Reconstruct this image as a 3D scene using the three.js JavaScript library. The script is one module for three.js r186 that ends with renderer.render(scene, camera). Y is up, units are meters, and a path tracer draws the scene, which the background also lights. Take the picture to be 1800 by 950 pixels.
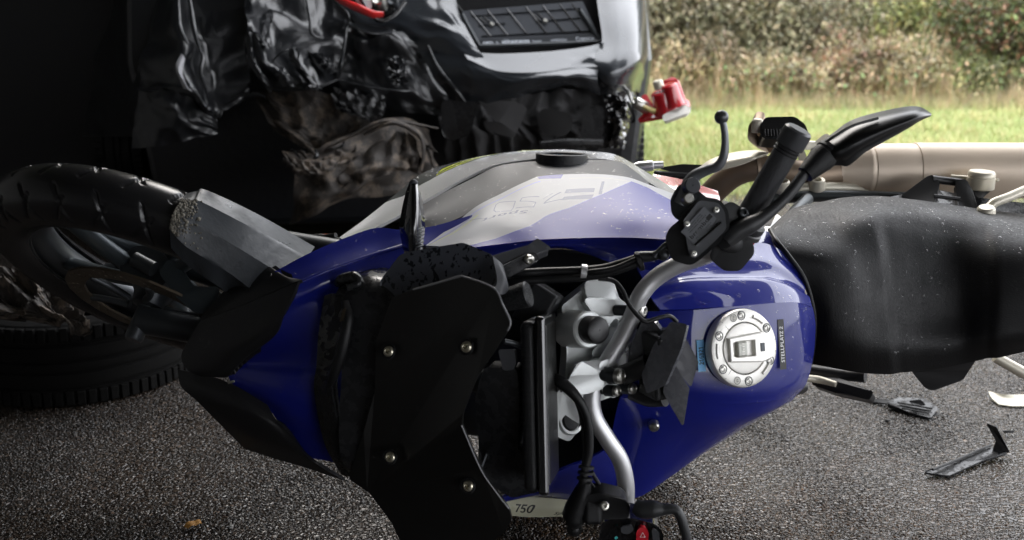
import * as THREE from 'three';
import { RoundedBoxGeometry } from 'three/addons/geometries/RoundedBoxGeometry.js';
import { mergeGeometries, toCreasedNormals } from 'three/addons/utils/BufferGeometryUtils.js';
import { MeshSurfaceSampler } from 'three/addons/math/MeshSurfaceSampler.js';
import { createNoise2D, createNoise3D } from 'simplex-noise';

// ------------------------------------------------------------------ camera
const FX = 2000, H = 1.05, TH = THREE.MathUtils.degToRad(15);        // focal length in pixels of an 1800 px wide picture
const scene = new THREE.Scene();
const camera = new THREE.PerspectiveCamera(2 * THREE.MathUtils.radToDeg(Math.atan(475 / FX)), 1024 / 540, 0.05, 400);
camera.position.set(0, H, 0);
camera.rotation.set(-TH, 0, 0);
camera.focus = 2.05; camera.userData.fStop = 4.2;

// ------------------------------------------------------------------ sky, sun, exposure
const SKY = (() => {
  const w = 512, h = 256, data = new Float32Array(w * h * 4);
  const n2 = createNoise3D(rng(5));
  for (let j = 0; j < h; j++) for (let i = 0; i < w; i++) {
    const el = ((j + 0.5) / h - 0.5) * Math.PI, az = (i + 0.5) / w * 2 * Math.PI, up = Math.max(0, Math.sin(el));
    const x = Math.cos(az) * Math.cos(el), z = Math.sin(az) * Math.cos(el), y = Math.sin(el);
    let v = 0.62 + 0.38 * Math.pow(up, 0.6) + 0.06 * n2(x * 2, y * 3, z * 2) + 0.04 * n2(x * 5, y * 7, z * 5);
    if (el < 0) v = 0.25;
    const k = (j * w + i) * 4; data[k] = v * 0.97; data[k + 1] = v * 0.99; data[k + 2] = v * 1.04; data[k + 3] = 1;
  }
  const t = new THREE.DataTexture(data, w, h, THREE.RGBAFormat, THREE.FloatType);
  t.mapping = THREE.EquirectangularReflectionMapping; t.magFilter = THREE.LinearFilter; t.minFilter = THREE.LinearFilter; t.wrapS = THREE.RepeatWrapping; t.needsUpdate = true;
  return t;
})();
scene.background = SKY; scene.environment = SKY;
scene.backgroundIntensity = 1; scene.environmentIntensity = 1;
const sun = new THREE.DirectionalLight(0xfff4e6, 0.8);
sun.position.set(-3.2, 6.5, -10.5); sun.target.position.set(0, 0, -2.5); sun.castShadow = true; sun.shadow.radius = 95;
Object.assign(sun.shadow.camera, { left: -9, right: 9, top: 9, bottom: -9, near: 0.5, far: 40 }); sun.shadow.mapSize.set(2048, 2048);
scene.add(sun, sun.target);
const EXPOSURE = 6.1;

// ------------------------------------------------------------------ helpers
function rng(seed) { let s = seed >>> 0; return () => { s = (s + 0x6d2b79f5) | 0; let t = Math.imul(s ^ (s >>> 15), 1 | s); t = (t + Math.imul(t ^ (t >>> 7), 61 | t)) ^ t; return ((t ^ (t >>> 14)) >>> 0) / 4294967296; }; }
const V = (x, y, z) => new THREE.Vector3(x, y, z);
const CT = Math.cos(TH), ST = Math.sin(TH), EYE = V(0, H, 0);
// a direction given as right / up / towards the viewer, in the world
const D3 = (r, u, t) => V(r, u * CT + t * ST, -u * ST + t * CT);
// a measured point of the picture at a known distance along the optical axis
function P(px, py, d) { const p = px.isVector3 ? px : Array.isArray(px) ? P(...px) : D3((px - 900) / FX * d, -(py - 475) / FX * d, -d).add(EYE); return p; }
const groundD = (py, y = 0) => (H - y) / (ST + (py - 475) / FX * CT);
const G = (px, py, y = 0) => P(px, py, groundD(py, y));
const noise2 = createNoise2D(rng(11)), noise3 = createNoise3D(rng(12));
const smooth = (a, b, x) => { const t = Math.min(1, Math.max(0, (x - a) / (b - a))); return t * t * (3 - 2 * t); };
const lerp = THREE.MathUtils.lerp;

function geom(pos, idx, uv) {
  const g = new THREE.BufferGeometry();
  g.setAttribute('position', new THREE.Float32BufferAttribute(pos, 3));
  g.setAttribute('uv', new THREE.Float32BufferAttribute(uv ?? new Array(pos.length / 3 * 2).fill(0), 2));
  g.setIndex(idx); g.computeVertexNormals();
  return g;
}
function merged(list) {
  const L = list.map((g) => { const n = g.index ? g.toNonIndexed() : g.clone(); for (const k of Object.keys(n.attributes)) if (!['position', 'normal', 'uv'].includes(k)) n.deleteAttribute(k); if (!n.attributes.uv) n.setAttribute('uv', new THREE.Float32BufferAttribute(new Float32Array(n.attributes.position.count * 2), 2)); return n; });
  return L.length === 1 ? L[0] : mergeGeometries(L);
}
const crease = (g, deg = 30) => toCreasedNormals(g.scale(1e4, 1e4, 1e4), THREE.MathUtils.degToRad(deg)).scale(1e-4, 1e-4, 1e-4);   // small shapes: the helper merges corners within a hundredth of a unit
function cr(p0, p1, p2, p3, t) {
  const f = (a, b, c, d) => 0.5 * (2 * b + (c - a) * t + (2 * a - 5 * b + 4 * c - d) * t * t + (3 * b - a - 3 * c + d) * t * t * t);
  return V(f(p0.x, p1.x, p2.x, p3.x), f(p0.y, p1.y, p2.y, p3.y), f(p0.z, p1.z, p2.z, p3.z));
}
function spline(pts, t, lin) {
  const n = pts.length - 1, k = Math.min(n - 1, Math.max(0, Math.floor(t * n))), f = t * n - k;
  if (lin) return pts[k].clone().lerp(pts[k + 1], f);
  const g = (i) => i < 0 ? pts[0].clone().multiplyScalar(2).sub(pts[1]) : i > n ? pts[n].clone().multiplyScalar(2).sub(pts[n - 1]) : pts[i];
  return cr(g(k - 1), g(k), g(k + 1), g(k + 2), f);
}
// a curved sheet with thickness, through rows of measured points
function patch(rows, { nu = 30, nv = 14, th = 0.005, linU = false, linV = false, disp = null, cr: crd = 40, metres = true, flip = false } = {}) {
  const R = rows.map((r) => r.map((p) => P(p)));
  const base = (u, v) => spline(R.map((r) => spline(r, u, linU)), v, linV);
  const e = 0.004;
  const nrm = (f, u, v) => {
    const u0 = Math.max(0, u - e), u1 = Math.min(1, u + e), v0 = Math.max(0, v - e), v1 = Math.min(1, v + e);
    const n = f(u1, v).sub(f(u0, v)).cross(f(u, v1).sub(f(u, v0))).normalize();
    if (n.lengthSq() < 0.5) n.set(0, 0, 1);
    if (n.dot(EYE.clone().sub(f(u, v))) < 0) n.negate();
    return flip ? n.negate() : n;
  };
  const mid = nrm(base, 0.5, 0.5);
  const N = (u, v) => { const n = nrm(base, u, v); if (n.dot(mid) < -0.2) n.negate(); return n; };
  const at = (u, v, off = 0) => { const p = base(u, v), n = N(u, v); return p.addScaledVector(n, off + (disp ? disp(u, v, p) : 0)); };
  const lu = metres ? base(0, 0.5).distanceTo(base(1, 0.5)) : 1, lv = metres ? base(0.5, 0).distanceTo(base(0.5, 1)) : 1;
  const pos = [], uv = [], idx = [];
  for (const side of [0, 1]) for (let j = 0; j <= nv; j++) for (let i = 0; i <= nu; i++) {
    const u = i / nu, v = j / nv, p = at(u, v, side ? -th : 0);
    pos.push(p.x, p.y, p.z); uv.push(u * lu, (1 - v) * lv);
  }
  const S = (nu + 1) * (nv + 1), id = (i, j, s) => s * S + j * (nu + 1) + i;
  const a0 = at(0.5, 0.5), du = at(0.52, 0.5).sub(a0), dv = at(0.5, 0.52).sub(a0), pos3 = du.cross(dv).dot(mid) > 0;
  const quad = (a, b, c, d) => pos3 ? idx.push(a, b, c, a, c, d) : idx.push(a, c, b, a, d, c);
  for (let j = 0; j < nv; j++) for (let i = 0; i < nu; i++) { quad(id(i, j, 0), id(i + 1, j, 0), id(i + 1, j + 1, 0), id(i, j + 1, 0)); quad(id(i, j, 1), id(i, j + 1, 1), id(i + 1, j + 1, 1), id(i + 1, j, 1)); }
  for (let i = 0; i < nu; i++) { quad(id(i, 0, 1), id(i + 1, 0, 1), id(i + 1, 0, 0), id(i, 0, 0)); quad(id(i, nv, 0), id(i + 1, nv, 0), id(i + 1, nv, 1), id(i, nv, 1)); }
  for (let j = 0; j < nv; j++) { quad(id(0, j, 0), id(0, j + 1, 0), id(0, j + 1, 1), id(0, j, 1)); quad(id(nu, j, 1), id(nu, j + 1, 1), id(nu, j + 1, 0), id(nu, j, 0)); }
  const g = crease(geom(pos, idx, uv), crd);
  g.userData = { at, N };
  return { geo: g, at, N, lu, lv,
    // the (u, v) of the sheet nearest to a measured picture point
    inv(px, py) {
      let best = null;
      const R2 = 60, cam = (p) => { const q = p.clone().sub(EYE), x = q.x, y = q.y * CT - q.z * ST * 1, t = q.y * ST + q.z * CT; return [900 + FX * x / -t, 475 - FX * y / -t]; };
      let u = 0.5, v = 0.5, step = 0.5;
      for (let k = 0; k < 9; k++) {
        let b = Infinity, bu = u, bv = v;
        for (let i = -6; i <= 6; i++) for (let j = -6; j <= 6; j++) {
          const uu = Math.min(1, Math.max(0, u + i / 6 * step)), vv = Math.min(1, Math.max(0, v + j / 6 * step));
          const [x, y] = cam(base(uu, vv)), q = (x - px) ** 2 + (y - py) ** 2; if (q < b) { b = q; bu = uu; bv = vv; }
        }
        u = bu; v = bv; step *= 0.35;
      }
      return [u, v];
    } };
}
// a strip or rectangle lying on a sheet, lifted by half a millimetre
function onPatch(p, u0, v0, u1, v1, off = 0.0006, nu = 12, nv = 6) {
  const pos = [], uv = [], idx = [];
  for (let j = 0; j <= nv; j++) for (let i = 0; i <= nu; i++) { const q = p.at(lerp(u0, u1, i / nu), lerp(v0, v1, j / nv), off); pos.push(q.x, q.y, q.z); uv.push(i / nu, 1 - j / nv); }
  for (let j = 0; j < nv; j++) for (let i = 0; i < nu; i++) { const a = j * (nu + 1) + i, b = a + 1, c = b + nu + 1, d = a + nu + 1; idx.push(a, d, c, a, c, b); }
  return geom(pos, idx, uv);
}
// round the corners of a measured outline
function rounded(pts, r = 6, k = 4) {
  if (!r) return pts;
  const out = [], n = pts.length;
  for (let i = 0; i < n; i++) {
    const a = pts[(i + n - 1) % n], b = pts[i], c = pts[(i + 1) % n];
    const da = Math.hypot(a[0] - b[0], a[1] - b[1]), dc = Math.hypot(c[0] - b[0], c[1] - b[1]), fa = Math.min(0.45, r / da), fc = Math.min(0.45, r / dc);
    const p = b.map((x, q) => x + (a[q] - x) * fa), s = b.map((x, q) => x + (c[q] - x) * fc);
    for (let t = 0; t <= k; t++) { const m = t / k; out.push(b.map((x, q) => (1 - m) * (1 - m) * p[q] + 2 * m * (1 - m) * x + m * m * s[q])); }
  }
  return out;
}
// a solid plate with bevelled edge from a measured outline
function plate(outline, { th = 0.006, bevel = 0.002, r = 6, holes = [], dome = 0, back = null } = {}) {
  let o = rounded(outline, r);
  const area = o.reduce((s, p, i) => { const q = o[(i + 1) % o.length]; return s + p[0] * q[1] - q[0] * p[1]; }, 0);
  if (area > 0) o = o.slice().reverse();                              // counter-clockwise as seen (y down in pixels)
  const dm = o.reduce((s, p) => s + p[2], 0) / o.length;
  const n = V(0, 0, 0); const W = o.map((p) => P(p));
  for (let i = 0; i < W.length; i++) { const a = W[i], b = W[(i + 1) % W.length]; n.add(V((a.y - b.y) * (a.z + b.z), (a.z - b.z) * (a.x + b.x), (a.x - b.x) * (a.y + b.y))); }
  n.normalize(); const c = W.reduce((s, p) => s.add(p), V(0, 0, 0)).divideScalar(W.length);
  if (n.dot(EYE.clone().sub(c)) < 0) n.negate();
  const inset = (m) => { const b = m * FX / dm, L = o.length; return o.map((p, i) => {
    const a = o[(i + L - 1) % L], q = o[(i + 1) % L];
    let e1 = [p[0] - a[0], p[1] - a[1]], e2 = [q[0] - p[0], q[1] - p[1]]; const l1 = Math.hypot(...e1) || 1, l2 = Math.hypot(...e2) || 1;
    const n1 = [e1[1] / l1, -e1[0] / l1], n2 = [e2[1] / l2, -e2[0] / l2]; let mx = n1[0] + n2[0], my = n1[1] + n2[1]; const ml = Math.hypot(mx, my) || 1; mx /= ml; my /= ml;
    const k = Math.min(2.2, 1 / Math.max(0.3, mx * n1[0] + my * n1[1])); return [p[0] - mx * b * k, p[1] - my * b * k, p[2]]; }); };
  const ref = Math.abs(n.y) > 0.9 ? V(1, 0, 0) : V(0, 1, 0), ax = ref.clone().cross(n).normalize(), ay = n.clone().cross(ax);
  const pos = [], uv = [], idx = [];
  const put = (p) => { pos.push(p.x, p.y, p.z); const q = p.clone().sub(c); uv.push(q.dot(ax), q.dot(ay)); return pos.length / 3 - 1; };
  const L = o.length, ins = inset(bevel);
  const rings = [];
  const mk = (src, off) => src.map((p) => put(P(p).addScaledVector(n, off)));
  const f = mk(ins, 0);
  const tri = THREE.ShapeUtils.triangulateShape(o.map((p) => new THREE.Vector2(p[0], -p[1])), []);
  for (const t of tri) {
    if (dome) { // lift the middle of the face
      const cc = put(P(ins[t[0]]).add(P(ins[t[1]])).add(P(ins[t[2]])).divideScalar(3));
    }
    idx.push(f[t[0]], f[t[1]], f[t[2]]);
  }
  const ring = (A, B) => { for (let i = 0; i < L; i++) { const j = (i + 1) % L; idx.push(A[i], B[i], B[j], A[i], B[j], A[j]); } };
  const steps = bevel > 0 ? 3 : 1; let prev = f;
  for (let s = 1; s <= steps; s++) { const a = s / steps * Math.PI / 2; const w = Math.sin(a), src = ins.map((p, i) => p.map((x, q) => lerp(x, o[i][q], w))); const cur = mk(src, -(1 - Math.cos(a)) * bevel); ring(prev, cur); prev = cur; }
  const bk = mk(o, -th); ring(prev, bk);
  const bk2 = mk(o, -th); for (const t of tri) idx.push(bk2[t[0]], bk2[t[2]], bk2[t[1]]);
  const g = geom(pos, idx, uv);
  // face the outside: check one triangle of the front
  const p0 = V(pos[idx[0] * 3], pos[idx[0] * 3 + 1], pos[idx[0] * 3 + 2]), p1 = V(pos[idx[1] * 3], pos[idx[1] * 3 + 1], pos[idx[1] * 3 + 2]), p2 = V(pos[idx[2] * 3], pos[idx[2] * 3 + 1], pos[idx[2] * 3 + 2]);
  if (p1.sub(p0).cross(p2.sub(p0)).dot(n) < 0) { const a = g.index.array; for (let i = 0; i < a.length; i += 3) { const x = a[i + 1]; a[i + 1] = a[i + 2]; a[i + 2] = x; } }
  return crease(g, 34);
}
// a bent rod through measured points [px, py, d, radius], flattened by squash
function rod(pts, { r = 0.01, seg = 10, rad = 14, cap = true, squash = 1, closed = false } = {}) {
  const W = pts.map((p) => P(p.length > 3 ? p.slice(0, 3) : p)), rr = pts.map((p) => (p.isVector3 ? r : p[3] ?? r));
  const curve = new THREE.CatmullRomCurve3(W, closed, 'catmullrom', 0.5), n = Math.max(2, seg * (W.length - 1));
  const fr = curve.computeFrenetFrames(n, closed), pos = [], uv = [], idx = [], len = curve.getLength();
  const ringAt = (c, f, R) => { const s = pos.length / 3; for (let k = 0; k <= rad; k++) { const a = k / rad * 2 * Math.PI, p = c.clone().addScaledVector(fr.normals[f], Math.cos(a) * R).addScaledVector(fr.binormals[f], Math.sin(a) * R * squash); pos.push(p.x, p.y, p.z); uv.push(k / rad * 2 * Math.PI * R, 0); } return s; };
  const rings = [];
  const add = (c, f, R, v) => { const s = ringAt(c, f, R); for (let k = 0; k <= rad; k++) uv[(s + k) * 2 + 1] = v; rings.push(s); };
  const tt = (i) => curve.getUtoTmapping(i / n);
  const radius = (t) => { const q = t * (W.length - 1), k = Math.min(W.length - 2, Math.floor(q)); return lerp(rr[k], rr[k + 1], q - k); };
  if (cap && !closed) { const R = radius(0); add(curve.getPointAt(0), 0, R * 0.01, 0); add(curve.getPointAt(0), 0, R * 0.86, 0); }
  for (let i = 0; i <= n; i++) { let c = curve.getPointAt(i / n); if (cap && !closed && (i === 0 || i === n)) c = c.clone(); add(c, i, radius(tt(i)), i / n * len); }
  if (cap && !closed) { const R = radius(1); add(curve.getPointAt(1), n, R * 0.86, len); add(curve.getPointAt(1), n, R * 0.01, len); }
  for (let i = 0; i < rings.length - 1; i++) for (let k = 0; k < rad; k++) { const a = rings[i] + k, b = a + 1, c = rings[i + 1] + k, d = c + 1; idx.push(a, b, d, a, d, c); }
  const g = geom(pos, idx, uv);
  return crease(g, 50);
}
function frame(axis) { const y = axis.clone().normalize(), ref = Math.abs(y.y) > 0.95 ? V(1, 0, 0) : V(0, 1, 0), x = ref.clone().cross(y).normalize(), z = x.clone().cross(y); return new THREE.Matrix4().makeBasis(x, y, z); }
// a turned body: profile of [radius, height] about an axis through a point
function turned(profile, at, axis, seg = 32, deg = 35, arc = Math.PI * 2, start = 0) {
  const g = new THREE.LatheGeometry(profile.map(([r, h]) => new THREE.Vector2(Math.max(1e-5, r), h)), seg, start, arc);
  const c = crease(g, deg); c.applyMatrix4(frame(axis)); const p = P(at); c.translate(p.x, p.y, p.z); return c;
}
// a rounded block with its own axes
function block(at, [w, h, l], xAxis, yAxis, r = 0.003) {
  const g = new RoundedBoxGeometry(w, h, l, 3, Math.min(r, w / 2.1, h / 2.1, l / 2.1));
  const x = xAxis.clone().normalize(), z = x.clone().cross(yAxis).normalize(), y = z.clone().cross(x);
  g.applyMatrix4(new THREE.Matrix4().makeBasis(x, y, z)); const p = P(at); g.translate(p.x, p.y, p.z); return g;
}
const placeM = (at, xAxis, yAxis) => { const x = xAxis.clone().normalize(), z = x.clone().cross(yAxis).normalize(), y = z.clone().cross(x), m = new THREE.Matrix4().makeBasis(x, y, z); m.setPosition(P(at)); return m; };
// button head bolt with hexagon socket
function boltGeo(at, axis, r = 0.007) {
  const g = turned([[0.001, -0.35 * r], [0.42 * r, -0.35 * r], [0.45 * r, 0.28 * r], [0.5 * r, 0.32 * r], [0.8 * r, 0.22 * r], [0.97 * r, 0.02 * r], [r, -0.15 * r], [r, -0.6 * r]], at, axis, 18, 28); return g;
}
const used = new Map();
function numbered(name) { const n = used.get(name) ?? 0; used.set(name, n + 1); return n ? `${name}_${String(n).padStart(3, '0')}` : name; }
function thing(name, label, category, at, group) {
  const o = new THREE.Group(); o.name = numbered(name); o.position.copy(at); o.userData = { label, category }; if (group) o.userData.group = group; scene.add(o); return o;
}
const originOf = (o) => { const p = V(0, 0, 0); for (let q = o; q && q !== scene; q = q.parent) p.add(q.position); return p; };
function part(name, g, mat, parent, label) {
  const geo = Array.isArray(g) ? merged(g) : g.geo ?? g, o = originOf(parent);
  if (o.lengthSq() > 0) geo.translate(-o.x, -o.y, -o.z);
  const m = new THREE.Mesh(geo, mat); m.name = name; m.castShadow = m.receiveShadow = true; if (label) m.userData.label = label; parent.add(m); return m;
}
function structure(name, g, mat) { const m = new THREE.Mesh(Array.isArray(g) ? merged(g) : g, mat); m.name = name; m.userData.kind = 'structure'; m.castShadow = m.receiveShadow = true; scene.add(m); return m; }
function single(name, g, mat, label, category, group) { const m = new THREE.Mesh(Array.isArray(g) ? merged(g) : g, mat); m.name = numbered(name); m.userData = { label, category }; if (group) m.userData.group = group; m.castShadow = m.receiveShadow = true; scene.add(m); return m; }

// ------------------------------------------------------------------ textures
const dataTex = (w, h, f, srgb = false) => {
  const d = new Uint8Array(w * h * 4);
  for (let y = 0; y < h; y++) for (let x = 0; x < w; x++) { const c = f(x / w, y / h, x, y), k = (y * w + x) * 4; d[k] = c[0]; d[k + 1] = c[1] ?? c[0]; d[k + 2] = c[2] ?? c[0]; d[k + 3] = 255; }
  const t = new THREE.DataTexture(d, w, h); t.wrapS = t.wrapT = THREE.RepeatWrapping; t.magFilter = THREE.LinearFilter; t.minFilter = THREE.LinearMipmapLinearFilter; if (srgb) t.colorSpace = THREE.SRGBColorSpace; t.needsUpdate = true; return t;
};
const canvasTex = (w, h, draw) => { const c = document.createElement('canvas'); c.width = w; c.height = h; draw(c.getContext('2d'), w, h); const t = new THREE.CanvasTexture(c); t.colorSpace = THREE.SRGBColorSpace; t.needsUpdate = true; return t; };
const rep = (t, sx, sy = sx) => { const c = t.clone(); c.repeat.set(sx, sy); c.needsUpdate = true; return c; };
// tiling value noise (period 1)
function tileNoise(seed) {
  const n4 = createNoise3D(rng(seed));
  return (u, v, f) => { const a = u * 2 * Math.PI, r = f / 6.283; let s = 0; const w = (x) => x - Math.floor(x); // blend four shifted samples
    const x = w(u) * f, y = w(v) * f, fx = w(u), fy = w(v);
    s = n4(x, y, 0) * (1 - fx) * (1 - fy) + n4(x - f, y, 0) * fx * (1 - fy) + n4(x, y - f, 0) * (1 - fx) * fy + n4(x - f, y - f, 0) * fx * fy;
    return s / Math.sqrt(fx * fx + (1 - fx) * (1 - fx)) / Math.sqrt(fy * fy + (1 - fy) * (1 - fy)); };
}
const tn = tileNoise(21), tn2 = tileNoise(22);
const fbm = (u, v, f, o = 4, n = tn) => { let s = 0, a = 0.5; for (let i = 0; i < o; i++, a *= 0.5, f *= 2) s += a * n(u, v, f); return s; };
// wet blotches: dark smooth film with dry islands
const T_BLOTCH = dataTex(512, 512, (u, v) => { const n = fbm(u, v, 9, 4), k = smooth(0.02, 0.1, n); return [lerp(60, 150, k) + 12 * tn2(u, v, 60)]; });
const T_FINE = dataTex(512, 512, (u, v) => [128 + 70 * fbm(u, v, 60, 2, tn2) + 40 * fbm(u, v, 120, 2)]);
const T_GRIME = dataTex(512, 512, (u, v) => { const n = fbm(u, v, 6, 5), m = fbm(u, v, 30, 3, tn2); return [150 + 100 * n + 40 * m]; });
const T_DIRT = dataTex(512, 512, (u, v) => { const n = fbm(u, v, 5, 5), m = fbm(u, v, 40, 3, tn2), k = smooth(-0.1, 0.4, n + 0.5 * m); return [lerp(50, 96, k), lerp(45, 85, k), lerp(41, 74, k)]; }, true);
// rain spots: dark wet islands on dry grey plastic
const spotK = (u, v) => smooth(0.27, 0.31, fbm(u, v * 0.8, 15, 3) + 0.35 * Math.max(0, fbm(u, v, 4, 2, tn2)));
const T_SPOTC = dataTex(512, 512, (u, v) => { const k = spotK(u, v); return [lerp(76, 34, k), lerp(79, 36, k), lerp(88, 41, k)]; }, true);
const T_SPOTR = dataTex(512, 512, (u, v) => [lerp(140, 40, spotK(u, v))]);
// worley stones for the road
const stones = (() => {
  const N = 54, r = rng(77), pts = []; for (let i = 0; i < N * N; i++) pts.push([r(), r(), r(), r()]);
  return (u, v) => { const x = u * N, y = v * N, cx = Math.floor(x), cy = Math.floor(y); let d1 = 9, d2 = 9, id = 0;
    for (let j = -1; j <= 1; j++) for (let i = -1; i <= 1; i++) { const gx = cx + i, gy = cy + j, k = ((gy + N) % N) * N + (gx + N) % N, p = pts[k]; const d = Math.hypot(gx + p[0] - x, gy + p[1] - y) / (0.75 + 0.5 * p[2]); if (d < d1) { d2 = d1; d1 = d; id = k; } else if (d < d2) d2 = d; }
    return [d1, d2, pts[id]]; };
})();
const RW = 1024;
const roadH = new Float32Array(RW * RW), roadC = new Float32Array(RW * RW * 3);
for (let y = 0; y < RW; y++) for (let x = 0; x < RW; x++) {
  const u = x / RW, v = y / RW, wu = u + 0.004 * tn(u, v, 30), wv = v + 0.004 * tn2(u, v, 30), [d1, d2, p] = stones((wu + 1) % 1, (wv + 1) % 1), edge = smooth(0.02, 0.35, d2 - d1), k = y * RW + x;
  const top = edge * (0.55 + 0.45 * p[3]) * (1 - 0.35 * d1); roadH[k] = 0.12 + 0.75 * top + 0.06 * tn2(u, v, 90) + 0.1 * fbm(u, v, 5, 3);
  const b = 0.01 + edge * (0.014 + 0.045 * p[2] * p[2]), warm = 1 + 0.5 * (p[0] - 0.35); roadC[k * 3] = b * (1.1 + 0.25 * warm); roadC[k * 3 + 1] = b * (0.97 + 0.06 * warm); roadC[k * 3 + 2] = b * 0.8;
  if (p[1] > 0.965 && edge > 0.6) for (let c = 0; c < 3; c++) roadC[k * 3 + c] *= 2.4;
}
const sr = (x) => 255 * (x <= 0.0031308 ? 12.92 * x : 1.055 * Math.pow(x, 1 / 2.4) - 0.055);
const T_ROADH = dataTex(RW, RW, (u, v, x, y) => [Math.max(0, Math.min(255, 255 * roadH[y * RW + x]))]);
const T_ROADC = dataTex(RW, RW, (u, v, x, y) => { const k = (y * RW + x) * 3; return [sr(roadC[k]), sr(roadC[k + 1]), sr(roadC[k + 2])]; }, true);
const T_ROADR = dataTex(RW, RW, (u, v, x, y) => { const w = fbm(u, v, 4, 4, tn2); return [34 + 34 * smooth(-0.3, 0.4, w) + 10 * tn(u, v, 80)]; });

// ------------------------------------------------------------------ materials
const lin = (r, g, b) => new THREE.Color().setRGB(r, g, b);
const std = (c, rough, metal = 0, o = {}) => new THREE.MeshStandardMaterial({ color: lin(...c), roughness: rough, metalness: metal, ...o });
const phy = (c, rough, metal = 0, o = {}) => new THREE.MeshPhysicalMaterial({ color: lin(...c), roughness: rough, metalness: metal, ...o });
const M = {
  blue: phy([0.006, 0.012, 0.2], 0.55, 0, { specularIntensity: 0.35, clearcoat: 0.9, clearcoatRoughness: 0.05 }),
  white: phy([0.6, 0.6, 0.6], 0.3, 0, { clearcoat: 0.7, clearcoatRoughness: 0.15 }),
  grey: phy([0.06, 0.062, 0.068], 0.5, 0, { specularIntensity: 0.6, bumpMap: rep(T_FINE, 12), bumpScale: 0.0001 }),
  control: phy([0.028, 0.029, 0.031], 0.45, 0, { bumpMap: rep(T_FINE, 16), bumpScale: 0.0001 }),
  spotted: phy([1, 1, 1], 0.9, 0, { map: rep(T_SPOTC, 5), roughnessMap: rep(T_SPOTR, 5), bumpMap: rep(T_FINE, 12), bumpScale: 0.0001 }),
  plastic: phy([0.017, 0.0175, 0.019], 1.0, 0, { specularIntensity: 0.8, roughnessMap: rep(T_BLOTCH, 5), bumpMap: rep(T_FINE, 10), bumpScale: 0.0002 }),
  plasticDry: phy([0.014, 0.014, 0.015], 0.42, 0, { specularIntensity: 0.7, bumpMap: rep(T_FINE, 10), bumpScale: 0.0002 }),
  satin: phy([0.006, 0.006, 0.0065], 0.3, 0, { specularIntensity: 0.6 }),
  wetGrey: phy([0.085, 0.087, 0.098], 0.9, 0, { roughnessMap: rep(T_BLOTCH, 8), bumpMap: rep(T_FINE, 12), bumpScale: 0.0002 }),
  gloss: phy([0.006, 0.006, 0.007], 0.12, 0, { clearcoat: 1, clearcoatRoughness: 0.04 }),
  screen: phy([0.012, 0.0118, 0.0115], 0.32, 0, { specularIntensity: 1, bumpMap: rep(T_GRIME, 7), bumpScale: 0.00025 }),
  guard: std([0.03, 0.034, 0.039], 0.75, 0, { roughnessMap: rep(T_GRIME, 4), bumpMap: rep(T_GRIME, 6), bumpScale: 0.0006 }),
  rubber: phy([0.01, 0.01, 0.0108], 0.4, 0, { specularIntensity: 0.6, bumpMap: rep(T_FINE, 14), bumpScale: 0.0004 }),
  silver: std([0.74, 0.76, 0.75], 0.36, 0.4, { bumpMap: rep(T_FINE, 20), bumpScale: 0.00012 }),
  alu: std([0.7, 0.7, 0.71], 0.42, 0.75, {}),
  steel: std([0.55, 0.54, 0.5], 0.32, 1),
  darkMetal: std([0.06, 0.065, 0.07], 0.4, 0.6),
  forkGrey: std([0.06, 0.072, 0.08], 0.35, 0.4),
  exhaust: std([0.66, 0.55, 0.44], 0.45, 0.25, { bumpMap: rep(T_FINE, 8), bumpScale: 0.0002 }),
  pipe: std([0.3, 0.23, 0.17], 0.5, 0.7),
  beige: std([0.62, 0.58, 0.48], 0.4, 0.3),
  bronze: std([0.16, 0.13, 0.095], 0.4, 0.9),
  red: phy([0.5, 0.012, 0.02], 0.25, 0, { clearcoat: 1 }),
  orange: phy([0.7, 0.09, 0.01], 0.3, 0, {}),
  tape: std([0.09, 0.4, 0.75], 0.5),
  carBlack: phy([0.009, 0.01, 0.012], 0.34, 0, { clearcoat: 0.5, clearcoatRoughness: 0.12, bumpMap: rep(T_GRIME, 4), bumpScale: 0.002 }),
  carGrey: phy([0.03, 0.034, 0.04], 0.26, 0.1, { clearcoat: 0.7, clearcoatRoughness: 0.06 }),
  carPlastic: std([0.02, 0.02, 0.021], 0.5, 0, { bumpMap: rep(T_GRIME, 3), bumpScale: 0.002, roughnessMap: rep(T_GRIME, 2) }),
  liner: std([1, 1, 1], 0.7, 0, { map: rep(T_DIRT, 3), bumpMap: rep(T_GRIME, 4), bumpScale: 0.003 }),
  felt: std([0.035, 0.034, 0.035], 0.85, 0, { bumpMap: rep(T_FINE, 4), bumpScale: 0.001 }),
  water: phy([1, 1, 1], 0.03, 0, { transmission: 1, ior: 1.36, thickness: 0 }),
};

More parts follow.
